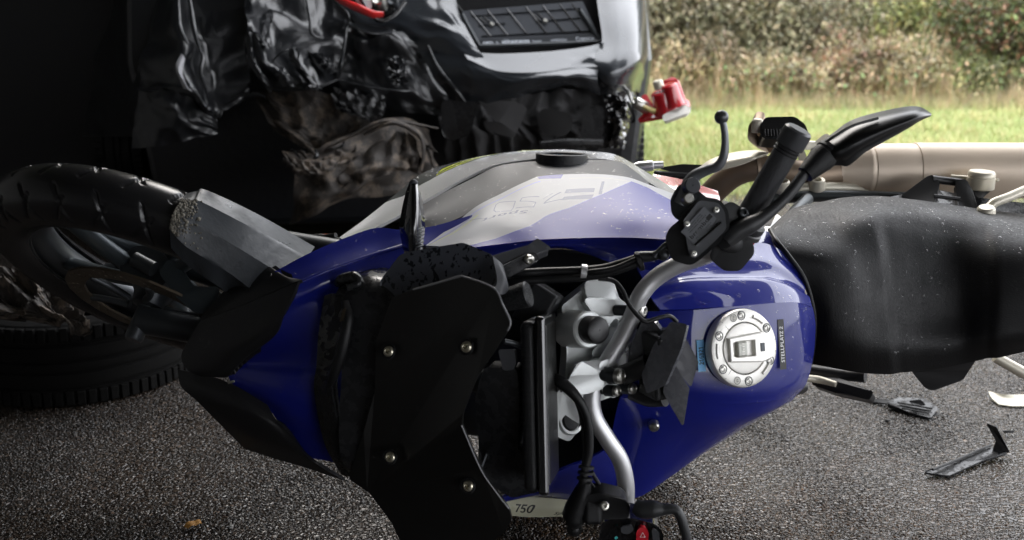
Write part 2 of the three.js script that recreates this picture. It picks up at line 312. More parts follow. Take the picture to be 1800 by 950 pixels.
// ================================================================== the setting
{ // wet coarse asphalt up to the meadow
  const g = new THREE.PlaneGeometry(24, 13, 120, 65); g.rotateX(-Math.PI / 2); g.translate(2, 0, 1.2);
  const p = g.attributes.position, uv = g.attributes.uv, col = new Float32Array(p.count * 3);
  for (let i = 0; i < p.count; i++) { const x = p.getX(i), z = p.getZ(i); uv.setXY(i, x / 0.62, z / 0.62); }
  structure('road', g, std([1, 1, 1], 1.0, 0, { map: T_ROADC, bumpMap: T_ROADH, bumpScale: 0.005, roughnessMap: rep(T_ROADR, 0.63) }));
}
{ // the proud stones of the wearing course, too many to count
  const r = rng(55), list = [], step = 0.0069;
  const stone = new THREE.IcosahedronGeometry(1, 1), sp = stone.attributes.position; for (let i = 0; i < sp.count; i++) { const k = 1 + 0.22 * noise3(sp.getX(i) * 1.3 + 4, sp.getY(i) * 1.3, sp.getZ(i) * 1.3); sp.setXYZ(i, sp.getX(i) * k, sp.getY(i) * k, sp.getZ(i) * k); } stone.computeVertexNormals();
  for (let z = 1.35; z < 5.2; z += step) for (let x = -0.56 * z - 0.15; x < 0.56 * z + 0.15; x += step) {
    const X = x + (r() - 0.5) * step * 0.9, Z = z + (r() - 0.5) * step * 0.9, sc = 0.0027 + 0.0018 * r() * r(), worn = noise2(X * 2.2, Z * 2.2); if (r() < 0.1 + 0.12 * worn) continue;
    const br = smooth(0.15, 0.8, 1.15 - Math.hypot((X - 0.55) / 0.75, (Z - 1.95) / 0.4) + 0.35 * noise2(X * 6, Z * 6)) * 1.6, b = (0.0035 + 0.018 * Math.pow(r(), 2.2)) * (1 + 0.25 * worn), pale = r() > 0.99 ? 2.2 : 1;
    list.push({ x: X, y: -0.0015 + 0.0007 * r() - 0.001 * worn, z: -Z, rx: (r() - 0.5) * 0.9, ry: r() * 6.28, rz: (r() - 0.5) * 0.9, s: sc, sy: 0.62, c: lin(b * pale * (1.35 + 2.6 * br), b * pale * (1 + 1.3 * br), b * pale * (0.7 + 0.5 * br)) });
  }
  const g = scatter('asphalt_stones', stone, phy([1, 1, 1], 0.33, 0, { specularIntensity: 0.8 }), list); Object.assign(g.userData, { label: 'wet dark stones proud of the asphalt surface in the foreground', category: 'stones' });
}
{ // the meadow and the land behind it
  const g = new THREE.PlaneGeometry(160, 120, 80, 60); g.rotateX(-Math.PI / 2); g.translate(10, -0.03, -65);
  const p = g.attributes.position;
  for (let i = 0; i < p.count; i++) { const z = -p.getZ(i), x = p.getX(i); let y = -0.03 + 0.02 * noise2(x * 0.7, z * 0.7); if (z > 9.5) y += 0.05 * Math.min(12, z - 9.5) + 0.2 * noise2(x * 0.2, z * 0.2) * smooth(9.5, 14, z); if (z < 5.6) y = Math.min(y, -0.02); p.setY(i, y); }
  g.computeVertexNormals();
  structure('meadow_ground', g, std([0.07, 0.085, 0.03], 0.95, 0, { bumpMap: rep(T_GRIME, 60), bumpScale: 0.02 }));
}
const landY = (x, z) => z > 9.5 ? 0.05 * Math.min(12, z - 9.5) - 0.03 : -0.03;
// blades and leaves
function bladeGeo(w, h, bend, seg = 3) {
  const pos = [], idx = []; for (let i = 0; i <= seg; i++) { const t = i / seg, ww = w * (1 - t * 0.92); pos.push(-ww / 2, h * t * (1 - 0.2 * bend * t), bend * h * t * t, ww / 2, h * t * (1 - 0.2 * bend * t), bend * h * t * t); }
  for (let i = 0; i < seg; i++) { const a = i * 2; idx.push(a, a + 1, a + 3, a, a + 3, a + 2); } return geom(pos, idx);
}
function scatter(name, geo, mat, list, parent) {
  const m = new THREE.InstancedMesh(geo, mat, list.length), q = new THREE.Matrix4(), o = new THREE.Object3D(), po = parent ? originOf(parent) : V(0, 0, 0);
  list.forEach((e, i) => { o.position.set(e.x - po.x, e.y - po.y, e.z - po.z); o.rotation.set(e.rx ?? 0, e.ry ?? 0, e.rz ?? 0, 'YXZ'); o.scale.setScalar(1).multiplyScalar(e.s ?? 1); if (e.sy) o.scale.y *= e.sy; o.updateMatrix(); m.setMatrixAt(i, o.matrix); if (e.c) m.setColorAt(i, e.c); });
  m.name = name; m.castShadow = m.receiveShadow = true; m.userData.kind = 'stuff'; (parent ?? scene).add(m); return m;
}
const leafMat = (o = {}) => new THREE.MeshPhysicalMaterial({ color: 0xffffff, roughness: 0.7, transmission: 0.35, thickness: 0, side: THREE.DoubleSide, ...o });
{
  const r = rng(31), list = [];
  for (let i = 0; i < 150000; i++) {
    const z = 5.0 + Math.pow(r(), 0.8) * 4.1, x = -1.2 + r() * (0.6 * z + 1.4), n = noise2(x * 1.3, z * 1.3) + 0.5 * noise2(x * 5, z * 5);
    const dry = r() < 0.3 + 0.25 * n, k = 0.8 + 0.5 * r();
    list.push({ x, y: -0.04, z: -z, ry: r() * 6.28, rx: (r() - 0.5) * 0.7, s: (0.55 + 0.7 * r()) * (1 + 0.2 * n), c: dry ? lin(0.5 * k, 0.43 * k, 0.2 * k) : lin(0.33 * k, 0.4 * k, 0.13 * k) });
  }
  const g = scatter('lawn_grass', bladeGeo(0.007, 0.066, 0.6), leafMat(), list); Object.assign(g.userData, { label: 'short green lawn grass between the asphalt and the tall weeds', category: 'grass' });
}
{ // tall dry and green weeds along the far edge of the lawn
  const r = rng(32), list = [];
  for (let i = 0; i < 85000; i++) {
    const t = r(), z = 8.6 + t * 4.2, x = -1.5 + r() * (0.56 * z + 2), n = noise2(x * 0.8, z * 0.8 + 3), m = noise2(x * 3.1 + 9, z * 3.1);
    const tall = (0.2 + 0.28 * smooth(8.5, 9.6, z) + 0.3 * smooth(10.2, 11.5, z)) * (0.6 + 0.45 * n + 0.35 * m) * (0.5 + 0.75 * r());
    const k = 0.8 + 0.65 * r(), a = r() + 0.35 * m + 0.1 * n;
    const c = a > 0.66 ? lin(0.5 * k, 0.36 * k, 0.22 * k) : a > 0.42 ? lin(0.4 * k, 0.34 * k, 0.16 * k) : a > 0.18 ? lin(0.22 * k, 0.27 * k, 0.09 * k) : lin(0.16 * k, 0.11 * k, 0.07 * k);
    list.push({ x, y: landY(x, z) - 0.03, z: -z, ry: r() * 6.28, rx: (r() - 0.5) * 1.15, s: Math.max(0.16, tall), c });
  }
  const g = scatter('tall_weeds', bladeGeo(0.03, 1, 0.45, 4), leafMat(), list); Object.assign(g.userData, { label: 'tall tan and green weeds growing along the far edge of the lawn', category: 'weeds' });
}
// a bush: stems and many small leaves in clumps
function bush(label, px, d, w, h, seed, tones, leaf = 0.07, n = 5200, yb = 0) {
  const r = rng(seed), c = P(px, 200, d); c.y = landY(c.x, -c.z) + yb; const t = thing('bush', label, 'bush', c, undefined), stems = [], clumps = [];
  for (let i = 0; i < 26; i++) { const a = r() * 6.28, q = Math.sqrt(r()), top = V(c.x + Math.cos(a) * q * w * 0.48, c.y + h * (0.35 + 0.65 * r()) * (1 - 0.25 * q), c.z + Math.sin(a) * q * w * 0.4); clumps.push([top, 0.16 + 0.24 * r(), 0.5 + 0.8 * r()]); stems.push(rod([V(c.x + Math.cos(a) * 0.06, c.y - 0.1, c.z + Math.sin(a) * 0.06), c.clone().lerp(top, 0.5).add(V(0.06 * (r() - 0.5), 0.08, 0.06 * (r() - 0.5))), top], { r: 0.012, seg: 4, rad: 6 })); }
  for (let i = 0; i < 22; i++) { const a = r() * 6.28, q = Math.sqrt(r()); clumps.push([V(c.x + Math.cos(a) * q * w * 0.52, c.y + h * (0.08 + 0.5 * r()), c.z + Math.sin(a) * q * w * 0.42), 0.2 + 0.2 * r(), 0.5 + 0.8 * r()]); }
  part('stem', stems, std([0.09, 0.06, 0.04], 0.8), t);
  const list = [];
  leaf *= 0.72; n = Math.round(n * 1.25);
  for (let i = 0; i < n; i++) { const [p, R, k] = clumps[Math.floor(r() * clumps.length)], u = V(r() - 0.5, r() - 0.5, r() - 0.5).normalize().multiplyScalar(R * Math.cbrt(r()) * Math.min(1.6, h)); const tone = tones[Math.floor(r() * tones.length)], b = k * (0.6 + 0.7 * r()); list.push({ x: p.x + u.x * 1.2, y: Math.max(c.y, p.y + u.y), z: p.z + u.z, ry: r() * 6.28, rx: (r() - 0.5) * 2.6, rz: (r() - 0.5) * 2, s: 0.6 + 0.8 * r(), c: lin(tone[0] * b, tone[1] * b, tone[2] * b) }); }
  const g = geom([-leaf * 0.28, 0, 0, leaf * 0.28, 0.15 * leaf, 0, 0, leaf, 0.2 * leaf, 0, -0.25 * leaf, 0.02], [0, 3, 1, 0, 1, 2]);
  scatter('foliage', g, leafMat(), list, t);
}
const GRN = [[0.24, 0.29, 0.09], [0.3, 0.31, 0.1], [0.36, 0.33, 0.12], [0.17, 0.19, 0.07]], OLV = [[0.26, 0.25, 0.13], [0.31, 0.28, 0.16], [0.19, 0.19, 0.1], [0.38, 0.32, 0.2]], RST = [[0.5, 0.26, 0.17], [0.44, 0.28, 0.18], [0.34, 0.29, 0.13], [0.56, 0.34, 0.24]], DRK = [[0.1, 0.15, 0.045], [0.14, 0.18, 0.05], [0.2, 0.2, 0.07], [0.34, 0.17, 0.09]];
bush('olive green bush with thin brown stems beside the car tailgate', 1180, 10.2, 1.5, 1.5, 41, OLV, 0.07, 9000);
bush('greyish olive bush between the car and the russet shrub', 1300, 10.6, 1.7, 1.3, 42, OLV, 0.07, 9000);
bush('pale tangled bush behind the tan weeds near the middle of the meadow edge', 1440, 11.2, 1.7, 1.15, 43, [...OLV, ...RST.slice(1, 3)], 0.07, 8000);
bush('russet pink shrub showing between two green bushes', 1585, 11.6, 1.5, 1.25, 44, RST, 0.06, 7000);
bush('bright yellow green bush behind the mirror of the motorcycle', 1655, 10.4, 1.2, 1.15, 45, GRN, 0.06, 8000);
bush('dark green bush with rusty twigs at the edge of the picture', 1755, 9.8, 1.15, 1.05, 46, DRK, 0.06, 9000);
const TAN = [[0.46, 0.36, 0.2], [0.4, 0.33, 0.17], [0.3, 0.28, 0.13], [0.5, 0.36, 0.24]];
bush('straw coloured scrub clump left of the footpeg, beside the car tailgate', 1215, 9.6, 1.0, 0.5, 51, TAN, 0.055, 3000);
bush('rounded tan scrub clump above the brake lever', 1345, 9.4, 0.9, 0.42, 52, [...TAN, ...OLV.slice(0, 1)], 0.055, 2600);
bush('pinkish dry scrub clump above the footpeg', 1455, 9.7, 1.1, 0.5, 53, [...TAN, RST[0]], 0.055, 3000);
bush('olive and straw scrub clump above the mirror tip', 1560, 9.5, 1.0, 0.48, 54, [...TAN, ...OLV.slice(0, 2)], 0.055, 3000);
bush('tall thin olive shrub with open crown behind the rounded tan clump', 1390, 10.4, 0.8, 1.0, 55, OLV, 0.06, 2600);
bush('low green bush in front of the tan weeds beside the dark bush', 1680, 9.5, 0.8, 0.42, 50, GRN, 0.05, 3000);
bush('far grey green thicket behind the yellow green bush', 1700, 15, 3.5, 1.5, 48, OLV, 0.11, 7000);
bush('far olive thicket behind the greyish olive bush', 1300, 15, 4.4, 2.2, 49, OLV, 0.11, 9000);
{ // leafy weeds among the grass
  const r = rng(36), list = [];
  for (let i = 0; i < 9000; i++) { const z = 8.7 + r() * 3.2, x = -1.5 + r() * (0.56 * z + 2), n = noise2(x * 1.4 + 20, z * 1.4); if (n < 0.05) continue; const k = 0.6 + 0.8 * r(), g = r(); const h = 0.08 + r() * (0.3 + 0.2 * smooth(9, 11, z)); list.push({ x, y: landY(x, z) + h * (0.6 + 0.5 * n), z: -z, ry: r() * 6.28, rx: (r() - 0.5) * 2, rz: (r() - 0.5) * 2, s: 0.4 + 0.55 * r(), c: g > 0.75 ? lin(0.5 * k, 0.34 * k, 0.2 * k) : g > 0.5 ? lin(0.34 * k, 0.3 * k, 0.14 * k) : lin(0.17 * k, 0.27 * k, 0.09 * k) }); }
  const g = scatter('leafy_weeds', geom([-0.012, 0, 0, 0.014, 0.006, 0, 0, 0.05, 0.01, 0, -0.012, 0.001], [0, 3, 1, 0, 1, 2]), leafMat(), list); Object.assign(g.userData, { label: 'broad leaved weeds and seed heads mixed into the tall dry grass', category: 'weeds' });
}
function tree(label, x, z, h, seed) {
  const r = rng(seed), t = thing('tree', label, 'tree', V(x, 0.25, -z)), y0 = 0.2;
  const limbs = [rod([V(x, y0, -z), V(x + 0.1, y0 + h * 0.3, -z), V(x - 0.1, y0 + h * 0.6, -z), V(x, y0 + h * 0.9, -z)].map((p) => p), { r: 0.13, rad: 10, seg: 5 })], list = [], cl = [];
  for (let i = 0; i < 34; i++) { const a = r() * 6.28, e = 0.22 + 0.76 * r(), R = h * 0.34 * Math.sin(Math.PI * Math.min(1, e * 1.02)) * (0.5 + 0.5 * r()), p = V(x + Math.cos(a) * R, y0 + h * e, -z + Math.sin(a) * R); cl.push([p, h * (0.07 + 0.06 * r()), 0.6 + 0.6 * r()]); if (i < 18) limbs.push(rod([V(x, y0 + h * (e - 0.12), -z), V(x + Math.cos(a) * R * 0.5, y0 + h * (e - 0.05), -z + Math.sin(a) * R * 0.5), p], { r: 0.035, rad: 6, seg: 3 })); }
  part('trunk', limbs, std([0.1, 0.075, 0.055], 0.85), t);
  for (let i = 0; i < 5200; i++) { const [p, R, k] = cl[Math.floor(r() * cl.length)], u = V(r() - 0.5, r() - 0.5, r() - 0.5).normalize().multiplyScalar(R * 1.3 * Math.cbrt(r())), b = k * (0.6 + 0.7 * r()); list.push({ x: p.x + u.x, y: p.y + u.y * 0.8, z: p.z + u.z, ry: r() * 6.28, rx: (r() - 0.5) * 2.6, rz: (r() - 0.5) * 2, s: 0.8 + 0.7 * r(), c: lin(0.1 * b, 0.12 * b, 0.045 * b) }); }
  scatter('crown', geom([-0.09, 0, 0, 0.1, 0.04, 0, 0, 0.3, 0.06, 0, -0.08, 0.01], [0, 3, 1, 0, 1, 2]), leafMat(), list, t);
}
tree('tall dark tree rising beyond the far olive thicket', 3.4, 17, 8.5, 61);
tree('tall tree beyond the russet shrub', 6.6, 18.5, 7.5, 62);
tree('broad tree far behind the wrecked car', 0.4, 16.5, 9, 63);
tree('tree standing beyond the dark green bush', 9.6, 17.5, 8, 64);
tree('tree far behind the dark vehicle', -3.2, 17.5, 8.5, 65);
{ // the shelter whose roof keeps the light off the near side: concrete deck on a wall, behind and beside the camera
  const w = [];
  const slab = new THREE.Shape(); [[-9, -9], [6.5, -9], [6.5, 1.2], [3, 3.0], [1.1, 3.6], [0.65, 3.4], [0, 3.35], [-0.6, 3.7], [-0.85, 4.4], [-0.9, 10], [-9, 10]].forEach(([x, y], i) => i ? slab.lineTo(x, y) : slab.moveTo(x, y)); slab.closePath();
  const g = new THREE.ExtrudeGeometry(slab, { depth: 0.35, bevelEnabled: true, bevelSize: 0.02, bevelThickness: 0.02, bevelSegments: 2 }); g.rotateX(-Math.PI / 2); g.translate(0, 2.9, 0);
  const t = thing('carport', 'low concrete shelter over the near side of the wreck', 'shelter', V(-3.4, 0, 4));
  const conc = std([0.2, 0.195, 0.185], 0.85, 0, { bumpMap: rep(T_GRIME, 3), bumpScale: 0.004 });
  part('roof', g, conc, t);
  const wall = new THREE.BoxGeometry(0.3, 2.88, 15); wall.translate(-4.4, 1.45, 1.4); part('wall', wall, conc, t);
  const back = new THREE.BoxGeometry(5.4, 2.88, 0.3); back.translate(-1.5, 1.45, 2.9); part('wall', back, conc, t);
}

// ================================================================== the wrecked car
const ridge = (x, y, f) => { let s = 0, a = 0.62; for (let i = 0; i < 3; i++, a *= 0.32, f *= 2) s += a * (1 - 2 * Math.sqrt(0.004 + noise2(x * f + i * 7, y * f) ** 2)); return s; };
const car = thing('wrecked_car', 'black hatchback with crushed rear bumper and torn underbody behind the motorcycle', 'car', V(-0.2, 0, -4.4));
{
  const dd = 4.0;
  // main rear skin: from the crushed corner to the right edge, above the crease
  const skin = patch([
    [[560, -60, 4.3], [690, -60, 4.22], [762, -60, 4.2], [790, -60, 4.2]],
    [[610, 20, 4.2], [690, 20, 4.12], [775, 20, 4.06], [806, 18, 4.06]],
    [[640, 62, 4.15], [710, 66, 4.08], [790, 62, 4.0], [835, 78, 4.0]],
    [[660, 96, 4.16], [730, 112, 4.09], [800, 104, 4.0], [850, 100, 3.98]],
  ], { th: 0.004, nu: 26, nv: 26, disp: (u, v) => 0.012 * ridge(u * 1.2, v * 1.4, 1.6) * (1 - 0.6 * u) });
  part('bumper_skin', skin.geo, M.carGrey, car);
  const right = patch([
    [[1040, -60, 4.2], [1085, -60, 4.22], [1125, -60, 4.34], [1140, -60, 4.6]],
    [[1052, 20, 4.06], [1090, 20, 4.05], [1128, 20, 4.16], [1142, 20, 4.5]],
    [[1058, 75, 3.98], [1092, 78, 3.97], [1128, 72, 4.06], [1143, 66, 4.45]],
    [[1040, 108, 3.94], [1085, 118, 3.92], [1126, 108, 4.02], [1141, 98, 4.4]],
    [[1045, 130, 3.95], [1078, 146, 3.94], [1116, 134, 4.06], [1136, 128, 4.4]],
    [[1050, 166, 4.0], [1078, 164, 4.0], [1110, 160, 4.12], [1132, 165, 4.4]],
  ], { th: 0.004, nu: 30, nv: 40, disp: (u, v) => 0.01 * ridge(u * 0.9, v, 1.3) * smooth(0.3, 0.9, v) });
  part('bumper_skin', right.geo, M.carGrey, car);
  // shelf under the number plate
  const shelf = patch([
    [[800, 66, 4.06], [840, 92, 3.995], [940, 92, 3.98], [1036, 82, 3.98], [1062, 72, 3.98]],
    [[812, 88, 4.0], [858, 110, 3.965], [945, 110, 3.95], [1020, 100, 3.95], [1058, 96, 3.95]],
    [[822, 104, 3.97], [876, 125, 3.94], [950, 127, 3.92], [1008, 119, 3.92], [1056, 118, 3.93]],
  ], { th: 0.004, nu: 40, nv: 16, disp: (u, v) => 0.006 * ridge(u * 1.4 + 2, v * 0.5, 1.5) * smooth(0.55, 0.85, u) });
  part('bumper_skin', shelf.geo, M.carGrey, car);
  const lower = patch([
    [[738, 92, 4.04], [800, 96, 3.99], [826, 106, 3.965], [876, 126, 3.94], [950, 128, 3.918], [1008, 120, 3.918], [1052, 119, 3.93]],
    [[760, 130, 4.03], [810, 134, 3.98], [850, 140, 3.95], [900, 146, 3.93], [960, 142, 3.91], [1010, 136, 3.9], [1050, 140, 3.92]],
    [[790, 176, 4.06], [820, 182, 4.03], [860, 180, 4.0], [910, 170, 3.98], [962, 156, 3.97], [1002, 150, 3.96], [1056, 166, 3.98]],
  ], { th: 0.004, nu: 60, nv: 26, disp: (u, v) => 0.012 * ridge(u * 1.5 + 5, v * 0.7, 1.6) * v });
  part('bumper_skin', lower.geo, M.carGrey, car);
  // number plate recess
  const rec = plate([[770, -20, 4.2], [1060, -26, 4.2], [1066, 40, 4.2], [1062, 84, 4.2], [1030, 96, 4.2], [850, 104, 4.2], [828, 82, 4.2]], { th: 0.02, bevel: 0.004, r: 6 });
  part('plate_recess', rec, M.plasticDry, car);
  for (const [x0, y0, x1, y1] of [[772, -10, 842, 88], [788, -10, 852, 72]]) part('recess_rib', rod([[x0, y0, 4.15], [x1, y1, 4.13]], { r: 0.006, rad: 8 }), M.plasticDry, car);
  // number plate holder without its plate
  const A = [812, 20], B = [1024, 3], Cc = [1056, 72], Dd = [840, 80];
  const q = (u, v) => [lerp(lerp(A[0], B[0], u), lerp(Dd[0], Cc[0], u), v), lerp(lerp(A[1], B[1], u), lerp(Dd[1], Cc[1], u), v)];
  const hd = (u, v) => [...q(u, v), 4.12 - 0.04 * v];
  const holder = part('plate_holder', plate([hd(0, 0), hd(1, 0), hd(1, 1), hd(0, 1)], { th: 0.008, bevel: 0.002, r: 3 }), std([0.05, 0.055, 0.065], 0.45), car);
  const ribs = [];
  const rib = (u0, v0, u1, v1, r = 0.0022) => { const a = hd(u0, v0), b = hd(u1, v1); a[2] -= 0.002; b[2] -= 0.002; return rod([a, b], { r, rad: 6, seg: 4 }); };
  for (const u of [0.1, 0.24, 0.4, 0.56, 0.7, 0.84, 0.94]) part('holder_rib', rib(u - 0.03, 0.02, u + 0.04, 0.76), M.gloss, holder);
  for (const v of [0.16, 0.74]) part('holder_rib', rib(0.06, v, 0.96, v), M.gloss, holder);
  part('holder_rib', rib(0.08, 0.44, 0.3, 0.42), M.gloss, holder); part('holder_rib', rib(0.55, 0.42, 0.92, 0.4), M.gloss, holder);
  for (const u of [0.19, 0.63]) { part('screw', turned([[0.001, 0.006], [0.006, 0.006], [0.009, 0.003], [0.01, 0]], (() => { const a = hd(u, 0.42); a[2] -= 0.004; return a; })(), D3(0.1, 0.3, 1), 14), M.steel, holder); for (const k of [-1, 1]) part('holder_rib', rib(u - 0.05 + k * 0.02, 0.2, u - 0.02 + k * 0.02, 0.38), M.gloss, holder); }
  part('holder_frame', rod([hd(-0.01, 0.1), hd(0.0, 0.6), hd(0.015, 0.97), hd(0.08, 1.02), hd(0.97, 1.02), hd(0.99, 0.9), hd(0.95, 0.2)].map((p) => { p[2] -= 0.008; return p; }), { r: 0.0075, rad: 8 }), std([0.05, 0.055, 0.06], 0.35), holder);
  // lettering strip along the lower edge of the holder
  const tx = canvasTex(1024, 64, (c, w, h) => { c.fillStyle = '#22262c'; c.fillRect(0, 0, w, h); c.fillStyle = '#d8dee6'; c.textBaseline = 'middle'; c.font = 'bold 40px sans-serif'; c.fillText('OPEL', 20, 34); c.font = '30px sans-serif'; c.fillText('&', 135, 34); c.font = 'bold 52px sans-serif'; c.fillText('aöltavtagge', 185, 30, 240); c.font = '28px sans-serif'; c.fillText('·busek', 440, 34); c.fillText('eVB820364', 600, 34); c.beginPath(); c.arc(845, 32, 17, 0, 6.3); c.lineWidth = 5; c.strokeStyle = '#d8dee6'; c.stroke(); c.font = 'bold 36px sans-serif'; c.fillText('BOSCH', 872, 34); });
  const sp = patch([[...[0.03, 0.35, 0.68, 0.985].map((u) => { const a = hd(u, 0.84); a[2] -= 0.012; return a; })], [...[0.03, 0.35, 0.68, 0.985].map((u) => { const a = hd(u, 1.02); a[2] -= 0.012; return a; })]], { th: 0.003, nu: 8, nv: 2, metres: false, linV: true });
  part('holder_lettering', sp.geo, new THREE.MeshStandardMaterial({ map: tx, roughness: 0.4 }), holder);

  // crushed glossy corner on the far left: large folds, then sharp upturned creases
  const fold = (au, fu, fv, s) => (u, v) => au * noise2(u * fu + s, v * fv + s * 1.3) + au * 0.42 * ridge(u + s, v * 0.7, 2.4);
  const c1 = patch([
    [[285, -70, 4.3], [312, -70, 4.2], [334, -70, 4.28], [380, -70, 4.3], [450, -70, 4.3]],
    [[268, 40, 4.22], [314, 40, 4.1], [334, 44, 4.24], [372, 40, 4.26], [440, 30, 4.24]],
    [[256, 76, 4.18], [320, 80, 4.06], [346, 74, 4.2], [372, 80, 4.24], [440, 76, 4.18]],
    [[246, 120, 4.16], [308, 118, 4.03], [340, 122, 4.1], [374, 124, 4.2], [440, 110, 4.15]],
    [[244, 146, 4.14], [326, 150, 4.0], [352, 160, 4.06], [380, 160, 4.16], [436, 140, 4.12]],
    [[240, 156, 4.12], [330, 160, 4.02], [368, 186, 4.02], [396, 186, 4.06], [436, 154, 4.08]],
    [[252, 160, 4.12], [338, 170, 4.05], [378, 202, 4.04], [402, 188, 4.06], [438, 166, 4.1]],
  ], { nu: 90, nv: 90, th: 0.003, cr: 24, disp: fold(0.014, 2.2, 3, 3) });
  part('crushed_panel', c1.geo, M.carBlack, car);
  part('crushed_edge', patch([[[318, 94, 4.0], [322, 98, 3.99], [325, 104, 4.0]], [[308, 118, 3.98], [314, 124, 3.965], [320, 128, 3.98]], [[318, 146, 3.97], [326, 148, 3.96], [330, 154, 3.98]], [[322, 156, 3.98], [330, 157, 3.97], [338, 160, 3.99]]], { th: 0.003, nu: 8, nv: 20 }).geo, std([0.45, 0.45, 0.47], 0.4), car, 'bare pale torn edge');
  for (const [a, b, c, d] of [[[312, -20], [313, 20], [316, 50], [330, 78]], [[330, -20], [336, 20], [342, 58], [352, 92]], [[346, 74], [356, 100], [352, 128], [364, 164]], [[372, 204], [396, 184], [424, 168], [440, 166]], [[360, 176], [372, 194], [384, 206], [390, 190]], [[416, 176], [436, 170], [452, 166], [466, 172]]]) part('crushed_fold', rod([[...a, 4.1, 0.004], [...b, 4.06, 0.008], [...c, 4.03, 0.009], [...d, 4.02, 0.004]], { rad: 9, squash: 0.6 }), M.carBlack, car);
  const c2 = patch([
    [[428, -70, 4.22], [450, -70, 4.2], [490, -70, 4.26], [530, -70, 4.26], [560, -70, 4.3], [640, -60, 4.3]],
    [[430, 10, 4.12], [446, 6, 4.14], [480, 8, 4.18], [530, 10, 4.2], [566, 4, 4.24], [608, 30, 4.2]],
    [[434, 24, 4.0], [452, 36, 4.04], [482, 20, 4.14], [536, 46, 4.16], [566, 40, 4.2], [612, 36, 4.16]],
    [[436, 60, 3.98], [456, 72, 3.95], [478, 58, 4.1], [534, 64, 4.12], [570, 70, 4.16], [606, 60, 4.16]],
    [[438, 92, 3.98], [462, 104, 3.93], [480, 92, 4.05], [520, 86, 4.05], [568, 78, 4.1], [604, 86, 4.14]],
    [[446, 118, 3.97], [472, 122, 3.94], [494, 118, 3.95], [524, 112, 3.97], [556, 100, 4.04], [600, 112, 4.13]],
    [[462, 140, 3.98], [486, 142, 3.95], [508, 140, 3.93], [538, 138, 3.95], [560, 130, 4.0], [598, 128, 4.1]],
    [[474, 158, 4.0], [490, 154, 3.96], [516, 155, 3.93], [544, 154, 3.94], [566, 150, 3.98], [596, 138, 4.08]],
  ], { nu: 110, nv: 110, th: 0.003, cr: 24, disp: fold(0.012, 2.6, 2.4, 9) });
  part('crushed_panel', c2.geo, M.carBlack, car);
  // facets bent up to the sky
  const up = (name, rows, o = {}) => part(name, patch(rows, { th: 0.003, nu: 22, nv: 22, disp: fold(0.006, 3, 3, rows[0][0][0] * 0.1), ...o }).geo, M.carBlack, car);
  up('crushed_facet', [[[436, 24, 4.06], [452, 30, 4.08], [478, 16, 4.1]], [[436, 44, 4.0], [456, 44, 4.02], [480, 32, 4.06]], [[446, 58, 3.95], [462, 66, 3.95], [474, 54, 4.0]], [[462, 74, 3.92], [472, 86, 3.92], [478, 74, 3.96]]]);
  up('crushed_facet', [[[432, 52, 4.0], [438, 56, 3.96], [446, 58, 3.96]], [[434, 90, 3.98], [442, 100, 3.93], [450, 98, 3.94]], [[442, 122, 3.97], [452, 128, 3.92], [460, 126, 3.93]], [[466, 146, 3.98], [474, 152, 3.94], [480, 156, 3.95]]]);
  up('crushed_facet', [[[510, 84, 3.98], [518, 86, 3.94], [526, 90, 3.95]], [[506, 100, 3.96], [522, 106, 3.9], [532, 112, 3.92]], [[516, 116, 3.94], [534, 126, 3.89], [544, 134, 3.92]], [[536, 142, 3.94], [548, 148, 3.9], [558, 152, 3.93]]]);
  up('crushed_facet', [[[484, 120, 3.97], [496, 118, 3.94], [504, 124, 3.94]], [[484, 132, 3.93], [498, 132, 3.89], [508, 136, 3.9]], [[496, 148, 3.93], [508, 150, 3.9], [518, 152, 3.91]]]);
  up('crushed_facet', [[[530, 142, 3.95], [546, 142, 3.92], [556, 144, 3.95]], [[534, 150, 3.91], [546, 152, 3.89], [560, 152, 3.92]], [[530, 158, 3.93], [548, 158, 3.91], [566, 156, 3.94]]]);
  up('crushed_facet', [[[540, 92, 4.04], [562, 96, 4.02], [582, 104, 4.04]], [[554, 108, 4.0], [572, 114, 3.97], [586, 120, 4.0]], [[564, 118, 3.98], [578, 126, 3.96], [590, 130, 4.0]]], { disp: fold(0.012, 6, 6, 2) });
  for (const [a, b, c, d] of [[[576, -10], [596, 10], [612, 28], [608, 50]], [[612, 34], [606, 70], [600, 110], [596, 140]], [[474, 158], [510, 158], [556, 154], [598, 138]], [[470, 86], [476, 108], [494, 92], [520, 84]], [[536, -20], [544, 30], [548, 60], [568, 68]], [[450, 60], [452, 84], [460, 104], [468, 118]], [[430, 60], [432, 92], [440, 116], [476, 162]]]) part('crushed_fold', rod([[...a, 4.02, 0.003], [...b, 3.98, 0.006], [...c, 3.96, 0.006], [...d, 3.98, 0.003]], { rad: 9, squash: 0.6 }), M.carBlack, car);
  const c3 = patch([
    [[606, 34, 4.12], [640, 44, 4.1], [690, 56, 4.1], [740, 60, 4.12]],
    [[604, 60, 4.06], [640, 66, 4.02], [690, 58, 4.02], [748, 90, 4.08]],
    [[598, 100, 4.08], [640, 104, 4.06], [700, 104, 4.05], [764, 130, 4.1]],
    [[594, 142, 4.06], [650, 150, 4.05], [720, 162, 4.06], [790, 178, 4.1]],
    [[620, 185, 4.12], [670, 190, 4.1], [740, 200, 4.1], [812, 200, 4.14]],
  ], { nu: 80, nv: 60, th: 0.004, cr: 26, disp: fold(0.012, 3, 3.4, 4) });
  part('crushed_panel', c3.geo, M.carBlack, car, 'black inner bumper plastic with folds under the tail lamp');
  up('duct_rim', [[[620, 40, 4.06], [650, 46, 4.05], [690, 50, 4.05]], [[622, 46, 4.0], [652, 56, 3.98], [690, 55, 4.0]], [[636, 54, 3.98], [660, 60, 3.97], [690, 58, 3.98]]], { disp: null });
